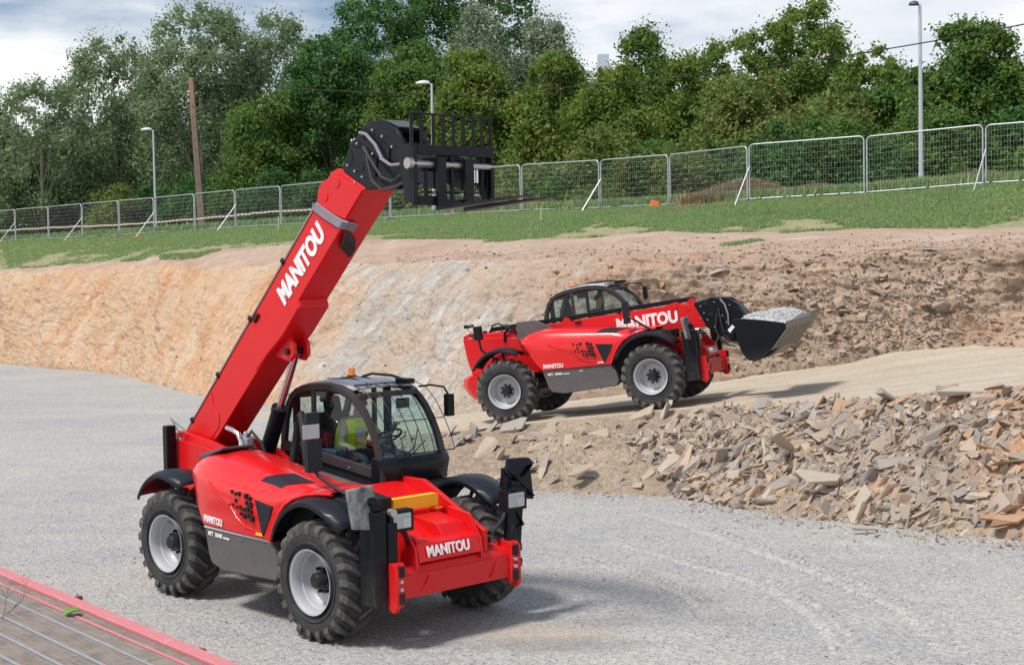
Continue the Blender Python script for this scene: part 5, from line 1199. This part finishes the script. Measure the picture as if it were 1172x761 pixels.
# ------------------------------------------------------------------ lamps, pole, cable, tower, stakes, tape
def street_lamp(x,y,z,h,label,flip):
    o=empty('street_lamp',(x,y,z)); tag(o,label,'street lamp','street lamps behind the fence')
    MB().cyl((0,0,-.5),(0,0,.9),.11,.10,12).cyl((0,0,.9),(0,0,h),.085,.055,12).build('pole','lampgalv',o)
    MB().tube([(0,0,h-.05),(flip*.15,0,h+.04),(flip*.35,0,h+.05)],.035,8).build('arm','lampgalv',o)
    hd=MB(); rows=[]
    for t_ in np.linspace(0,1,7):
        w=.16*math.sin(PI*min(1,.15+t_*.8)); x0=flip*(.1+t_*.62); rows.append([(x0,-w,h+.02),(x0,-w*.7,h+.10*math.sin(PI*(.2+.7*t_))+.03),(x0,0,h+.13*math.sin(PI*(.2+.7*t_))+.03),(x0,w*.7,h+.10*math.sin(PI*(.2+.7*t_))+.03),(x0,w,h+.02),(x0,0,h-.02),(x0,-w,h+.02)])
    hd.grid(rows); hd.add(rows[0],[tuple(range(6))]); hd.add(rows[-1],[tuple(range(6))]); hd.build('lamp_head','lampwhite' if flip<-.8 else 'skirt',o)
k=NT('lamp_galvanised'); M['lampgalv']=k.pbr((.5,.54,.58),.45,.35); M['lampwhite']=flat('lamp_white',(.7,.72,.74),.4)
street_lamp(-20.7,82,6.0,6.45,'grey street lamp furthest left, shortest looking, left of the wooden pole',-1)
street_lamp(-3.44,64,6.0,6.4,'grey street lamp behind the black fork carriage',-1)
street_lamp(14.68,50,6.1,6.85,'tall grey street lamp with dark head near the right edge',-.55)
def wood_pole():
    o=empty('utility_pole',(-17.54,80,6.2)); tag(o,'leaning brown utility pole, orange at its top, standing behind the fence at left','utility pole')
    k=NT('pole_wood'); p=k.obj(); x_,y_,z_=k.xyz(p); a=k.noise(k.mapping(p,(3,3,.6)),3,6,.7); c=k.mix(a,(.15,.105,.08),(.28,.21,.17)); c=k.mix(k.ramp(k.math('DIVIDE',z_,9.),[(.68,0.),(.9,.8)]),c,(.36,.20,.10)); M['polewood']=k.pbr(c,.85)
    pm=MB(); pm.hexa([(-.19,-.15,-.3),(.19,-.15,-.3),(.19,.15,-.3),(-.19,.15,-.3)],[(-.56,-.11,8.95),(-.30,-.11,8.95),(-.30,.11,8.95),(-.56,.11,8.95)]); pm.build('pole','polewood',o,bevel=.02)
    st=MB()
    for i in range(12):
        z=.4+i*.62; x=-.43*z/8.95; MB().b2((x-.06,-.155-.0+.004*i*.9,z),(x+.06,-.12,z+.2)).build('recess','bark',o)
wood_pole()
pts=[(-17.95,80,15.0),(-10.44,73,13.45),(-3,66,12.2),(4.2,59.3,11.6),(11,53,11.45),(17.27,47,11.7),(24,40.7,12.4),(32,33,13.6)]
C=catmull(np.array(pts,float),np.linspace(0,7,60)); k=NT('cable_black'); M['cable']=k.pbr((.02,.02,.02),.6)
tag(MB().tube([tuple(c) for c in C],.022,6).build('overhead_cable','cable'),'black overhead cable sagging from the wooden pole across the trees to the upper right','cable')
def tower():
    o=empty('tower_block',(45.8,670,0)); tag(o,'distant blue-grey office tower peeking above the trees','building')
    k=NT('tower_facade'); M['towerwall']=k.pbr((.42,.48,.56),.5); M['towerglass']=flat('tower_glass',(.20,.27,.36),.25)
    w=3.3; MB().b2((-w,-w,0),(w,w,101)).b2((-w*.8,-w*.8,101),(w*.8,w*.8,106)).build('wall','towerwall',o)
    for i in range(5):
        x=-w+.7+i*1.3; g=MB()
        for q in range(24): g.b2((x-.4,-w-.05,4+q*4),(x+.4,-w-.01,7+q*4))
        g.build('window','towerglass',o)
tower()
def stake(x,y,z,h,mat,label):
    o=MB().hexa([(-.03,-.03,-.1),(.03,-.03,-.1),(.03,.03,-.1),(-.03,.03,-.1)],[(-.02,-.02,h),(.03,-.02,h),(.03,.03,h),(-.02,.03,h)]).hexa([(-.02,-.02,h),(.03,-.02,h),(.03,.03,h),(-.02,.03,h)],[(0,0,h+.06),(.01,0,h+.06),(.01,.01,h+.06),(0,.01,h+.06)]).build('survey_stake',mat); o.location=(x,y,z); tag(o,label,'stake')
M['stakewood']=flat('stake_wood',(.5,.42,.28),.8); M['orange']=flat('orange_plastic',(.75,.16,.03),.5)
stake(1.15,52,5.5,.62,'stakewood','thin pale survey stake in the grass below the fork tips')
stake(-19.3,73,5.95,.22,'orange','short orange survey stake at the foot of the fence, left of the first lamp')
stake(-10.9,66,6.0,.55,'stakewood','pale survey stake in the grass left of the raised boom')
stake(-19.0,77.6,6.1,.7,'stakewood','pale stake right beside the base of the first street lamp')
stake(6.3,37.0,4.05,.01,'orange','small orange marker peg at the brink of the excavation')
o=MB().hexa([(-.20,-.15,0),(.20,-.15,0),(.20,.15,0),(-.20,.15,0)],[(-.12,-.1,.30),(.17,-.1,.24),(.15,.1,.24),(-.1,.1,.33)]).box((0,0,.02),(.5,.34,.06)).build('orange_bag','orange',bevel=.03); o.location=(5.6,54.2,6.15); tag(o,'small orange plastic object lying at the foot of the fence','bag')
def tape():
    pts=[(-38,93,7.0),(-32.75,89,7.0),(-28,86.,7.05),(-23.19,81.5,6.95),(-19.5,79,7.0),(-14.65,75,7.1),(-12.43,73,7.15),(-6,67.5,7.1)]
    C=catmull(np.array(pts,float),np.linspace(0,7,70)); me=MB(); rows=[]
    for i,c in enumerate(C):
        s=.05*math.sin(i*1.4); rows.append([(c[0],c[1]+s*.2,c[2]-.04+s*.3),(c[0]+.01,c[1]+.02+s*.2,c[2]+.04+s*.3)])
    k=NT('barrier_tape_stripes'); p=k.obj(); w_=k.n('ShaderNodeTexWave',{'Vector':p,'Scale':1.3}).outputs['Fac']; M['tape']=k.pbr(k.mix(k.ramp(w_,[(.5,0.),(.52,1.)]),(.55,.52,.5),(.45,.25,.18)),.6)
    tag(me.grid(rows).build('barrier_tape','tape',smooth=0,solid=.004),'faded striped barrier tape strung behind the left fence panels','tape')
tape()

# ------------------------------------------------------------------ plank trailer deck in the lower left corner
def deck():
    o=empty('trailer_deck',(-3.5,11.7,0)); tag(o,'weathered plank trailer deck with pink edge rail in the lower left corner','trailer')
    ang=math.atan2(-.766,.643); 
    P0=Vector((-5.02,13.49,1.0)); ex=Vector((.643,-.766,0)); ny=Vector((-.766,-.643,0))
    Rm=Matrix((ex,ny,Vector((0,0,1)))).transposed()
    k=NT('weathered_planks'); p=k.obj(); q=k.mapping(p,(1,1,1),(0,0,-ang)); a=k.noise(k.mapping(q,(1.2,14,14)),2.5,8,.8); b=k.noise(p,3.5,6,.7); r_=k.rand()
    c=k.mix(k.ramp(a,[(.3,0.),(.7,1.)]),(.085,.068,.055),(.33,.28,.24)); c=k.mix(k.math('MULTIPLY',k.ramp(b,[(.42,0.),(.62,1.)]),.6),c,(.34,.29,.24)); c=k.mix(k.math('MULTIPLY',r_,.25),c,(.22,.19,.16))
    M['planks']=k.pbr(c,.9,0.,k.bump(a,.7,.02))
    k=NT('faded_pink_paint'); p=k.obj(); b=k.noise(p,9,7,.75); M['pink']=k.pbr(k.mix(k.ramp(b,[(.55,0.),(.68,1.)]),(.60,.20,.21),(.50,.38,.36)),.6,0.,k.bump(b,.2,.01))
    k=NT('dull_steel_strip'); p=k.obj(); b=k.noise(p,9,7,.75); M['strip']=k.pbr(k.mix(b,(.22,.225,.24),(.40,.41,.43)),.7,.1)
    W=lambda s,n,z: Vector((P0.x-o.location.x,P0.y-o.location.y,1.0))+ex*s+ny*n+Vector((0,0,z))
    def bar(s0,s1,n0,n1,z0,z1,mat,name,bev=.008):
        m_=MB().hexa([W(s0,n0,z0),W(s1,n0,z0),W(s1,n1,z0),W(s0,n1,z0)],[W(s0,n0,z1),W(s1,n0,z1),W(s1,n1,z1),W(s0,n1,z1)]); return m_.build(name,mat,o,bevel=bev)
    bar(-6,8,0,.125,-.16,.02,'pink','side_rail')
    edges=[.13,.255,.45,.70,.93,1.16,1.39,1.62,1.85,2.08,2.31]
    for i,(a0,a1) in enumerate(zip(edges,edges[1:])):
        g=.022 if i else .012
        for s0,s1 in ((-6,-.9+.37*i%2),(-.89+.37*i%2,3.6+.5*(i%3)),(3.61+.5*(i%3),8)): bar(s0,s1,a0+g,a1-g,-.05,.0+.004*(i%3),'planks','plank',.006)
        bar(-6,8,a1-.014,a1+.014,-.05,.009,'pink' if i==0 else 'strip','strip',.003)
    bar(-6,8,.05,2.3,-.20,-.06,'black','frame')
    for s in (-3,1.,5): 
        m_=MB().cyl(W(s,.6,-.62),W(s,.35,-.62),.38,n=28); m_.build('wheel','tyre',o)
    for s in (-4.5,7): bar(s,s+.12,.3,.42,-1.0,-.2,'black','leg')
    for p in ((-3.94,12.33),(-2.43,10.47)):
        c=Vector((p[0]-o.location.x,p[1]-o.location.y,1.0)); mm=MB().cyl(c+Vector((.03,.025,-.09)),c+Vector((.03,.025,-.028)),.036,n=14); l=mm.build('marker_lamp','marker',o,bevel=.01)
    return o
deck()
def leaf():
    me=MB(); rows=[]
    for t_ in np.linspace(0,1,7):
        w=.075*math.sin(PI*(.08+.9*t_))**.7*(1+.25*math.sin(t_*18)); rows.append([(t_*.14,-w,.03+.02*math.sin(t_*4)),(t_*.14,0,.012+.015*t_),(t_*.14,w,.035+.01*t_)])
    M['leafgreen']=flat('fresh_leaf',(.16,.34,.04),.5)
    o=me.grid(rows).build('leaf','leafgreen',smooth=60,solid=.002); o.location=(-3.74,11.45,1.01); o.rotation_euler=(0,0,.9); tag(o,'fresh green leaf lying on the weathered trailer planks','leaf')
leaf()
def twig():
    M['twigm']=flat('twig_brown',(.07,.055,.045),.9); t_=MB(); r_=random.Random(4)
    def br(p,d,l,r0,dep):
        q=p+d*l*.5+Vector([r_.gauss(0,.03*l) for _ in range(3)]); e=p+d*l; t_.tube([p,q,e],[r0,r0*.8,r0*.5],5)
        if dep: 
            for _ in range(3): br(q if r_.random()<.4 else e,(d+Vector((r_.gauss(0,.6),r_.gauss(0,.6),r_.gauss(.1,.35)))).normalized(),l*.6,r0*.55,dep-1)
    br(Vector((0,0,-.1)),Vector((.5,.1,.55)).normalized(),.42,.006,3); br(Vector((.02,-.05,-.1)),Vector((.1,.2,.9)).normalized(),.35,.005,3)
    o=t_.build('twig','twigm',smooth=0); o.location=(-4.28,11.5,1.04); o.scale=(.6,.6,.45); tag(o,'dry leafless twig sticking up at the left edge of the trailer deck','twig')
twig()

# ------------------------------------------------------------------ machines and drivers
r1,m1=make_telehandler(dict(loc=(-3.2959,17.3711,0),yaw=-.8372,pit=0,rol=0,boom=42,tool='forks',band=True,rail=False,wedge=False,collar=.19,text_u=2.90,yellow_decal=True,steer=(0.05,0.08)))
tag(r1,'red telehandler in front with its boom raised high carrying black pallet forks','telehandler','red telehandlers')
make_driver(('driver in yellow hi-vis vest seated in the cab of the front telehandler',),m1,'shirt',True,head=(1.50,.62,2.21),shift=(.04,0,.03))
r2,m2=make_telehandler(dict(loc=(.3571,28.7788,.8043),yaw=-.40188,pit=.10957,rol=.0164,boom=1.7,tool='bucket',band=False,rail=True,wedge=True,collar=.11,text_u=3.14,yellow_decal=False,steer=(-.06,.04)))
tag(r2,'red telehandler on the ramp with lowered boom and a bucket full of gravel','telehandler','red telehandlers')
make_driver(('dark-haired driver in dark clothes inside the cab of the far telehandler',),m2,'darkshirt',False,head=(1.47,.62,2.20),shift=(.15,0,-.02))

# ------------------------------------------------------------------ light
def light():
    w=bpy.data.worlds.new('World'); scene.world=w; w.use_nodes=True; t=w.node_tree; t.nodes.clear()
    az=math.atan2(-.55,-.80); el=R(60)     # direction towards the sun in the ground plane
    out=t.nodes.new('ShaderNodeOutputWorld'); bg=t.nodes.new('ShaderNodeBackground'); sky=t.nodes.new('ShaderNodeTexSky'); sky.sky_type='NISHITA'; sky.sun_disc=False
    sky.sun_elevation=el; sky.sun_rotation=PI/2-az; sky.air_density=1; sky.dust_density=1.5
    tc=t.nodes.new('ShaderNodeTexCoord'); mp=t.nodes.new('ShaderNodeMapping'); mp.inputs['Scale'].default_value=(1,1,3.2); n1=t.nodes.new('ShaderNodeTexNoise'); n1.inputs['Scale'].default_value=2.6; n1.inputs['Detail'].default_value=8; n1.inputs['Roughness'].default_value=.55
    mp.inputs['Location'].default_value=(.35,.1,.2)
    r1=t.nodes.new('ShaderNodeValToRGB'); r1.color_ramp.elements[0].position=.36; r1.color_ramp.elements[1].position=.50
    n2=t.nodes.new('ShaderNodeTexNoise'); n2.inputs['Scale'].default_value=4.5; n2.inputs['Detail'].default_value=7
    r2=t.nodes.new('ShaderNodeValToRGB'); r2.color_ramp.elements[0].position=.36; r2.color_ramp.elements[1].position=.62; r2.color_ramp.elements[0].color=(6.6,7.0,7.7,1); r2.color_ramp.elements[1].color=(9.4,9.45,9.5,1)
    mx=t.nodes.new('ShaderNodeMix'); mx.data_type='RGBA'
    sp=t.nodes.new('ShaderNodeSeparateXYZ'); re_=t.nodes.new('ShaderNodeMapRange'); re_.inputs[1].default_value=.28; re_.inputs[2].default_value=.62; re_.inputs[3].default_value=1.; re_.inputs[4].default_value=.22
    mu=t.nodes.new('ShaderNodeMath'); mu.operation='MULTIPLY'
    L=t.links.new; L(tc.outputs['Generated'],mp.inputs[0]); L(mp.outputs[0],n1.inputs['Vector']); L(mp.outputs[0],n2.inputs['Vector']); L(n1.outputs['Fac'],r1.inputs[0]); L(n2.outputs['Fac'],r2.inputs[0]); L(tc.outputs['Generated'],sp.inputs[0]); L(sp.outputs[2],re_.inputs[0]); L(r1.outputs[0],mu.inputs[0]); L(re_.outputs[0],mu.inputs[1]); L(mu.outputs[0],mx.inputs[0]); L(sky.outputs[0],mx.inputs[6]); L(r2.outputs[0],mx.inputs[7]); L(mx.outputs[2],bg.inputs[0]); bg.inputs[1].default_value=.108; L(bg.outputs[0],out.inputs[0])
    s=bpy.data.lights.new('sun','SUN'); s.energy=3.2; s.angle=R(10); s.color=(1,.96,.9); o=bpy.data.objects.new('sun',s); COL.objects.link(o)
    d=Vector((math.cos(az)*math.cos(el),math.sin(az)*math.cos(el),math.sin(el))); o.rotation_euler=d.to_track_quat('Z','Y').to_euler(); o.location=d*60
    vs=scene.view_settings; vs.view_transform='Standard'; vs.look='None'; vs.gamma=1; vs.exposure=.14; vs.use_curve_mapping=False
light()
scene.render.engine='CYCLES'; scene.cycles.max_bounces=6; scene.cycles.transparent_max_bounces=12
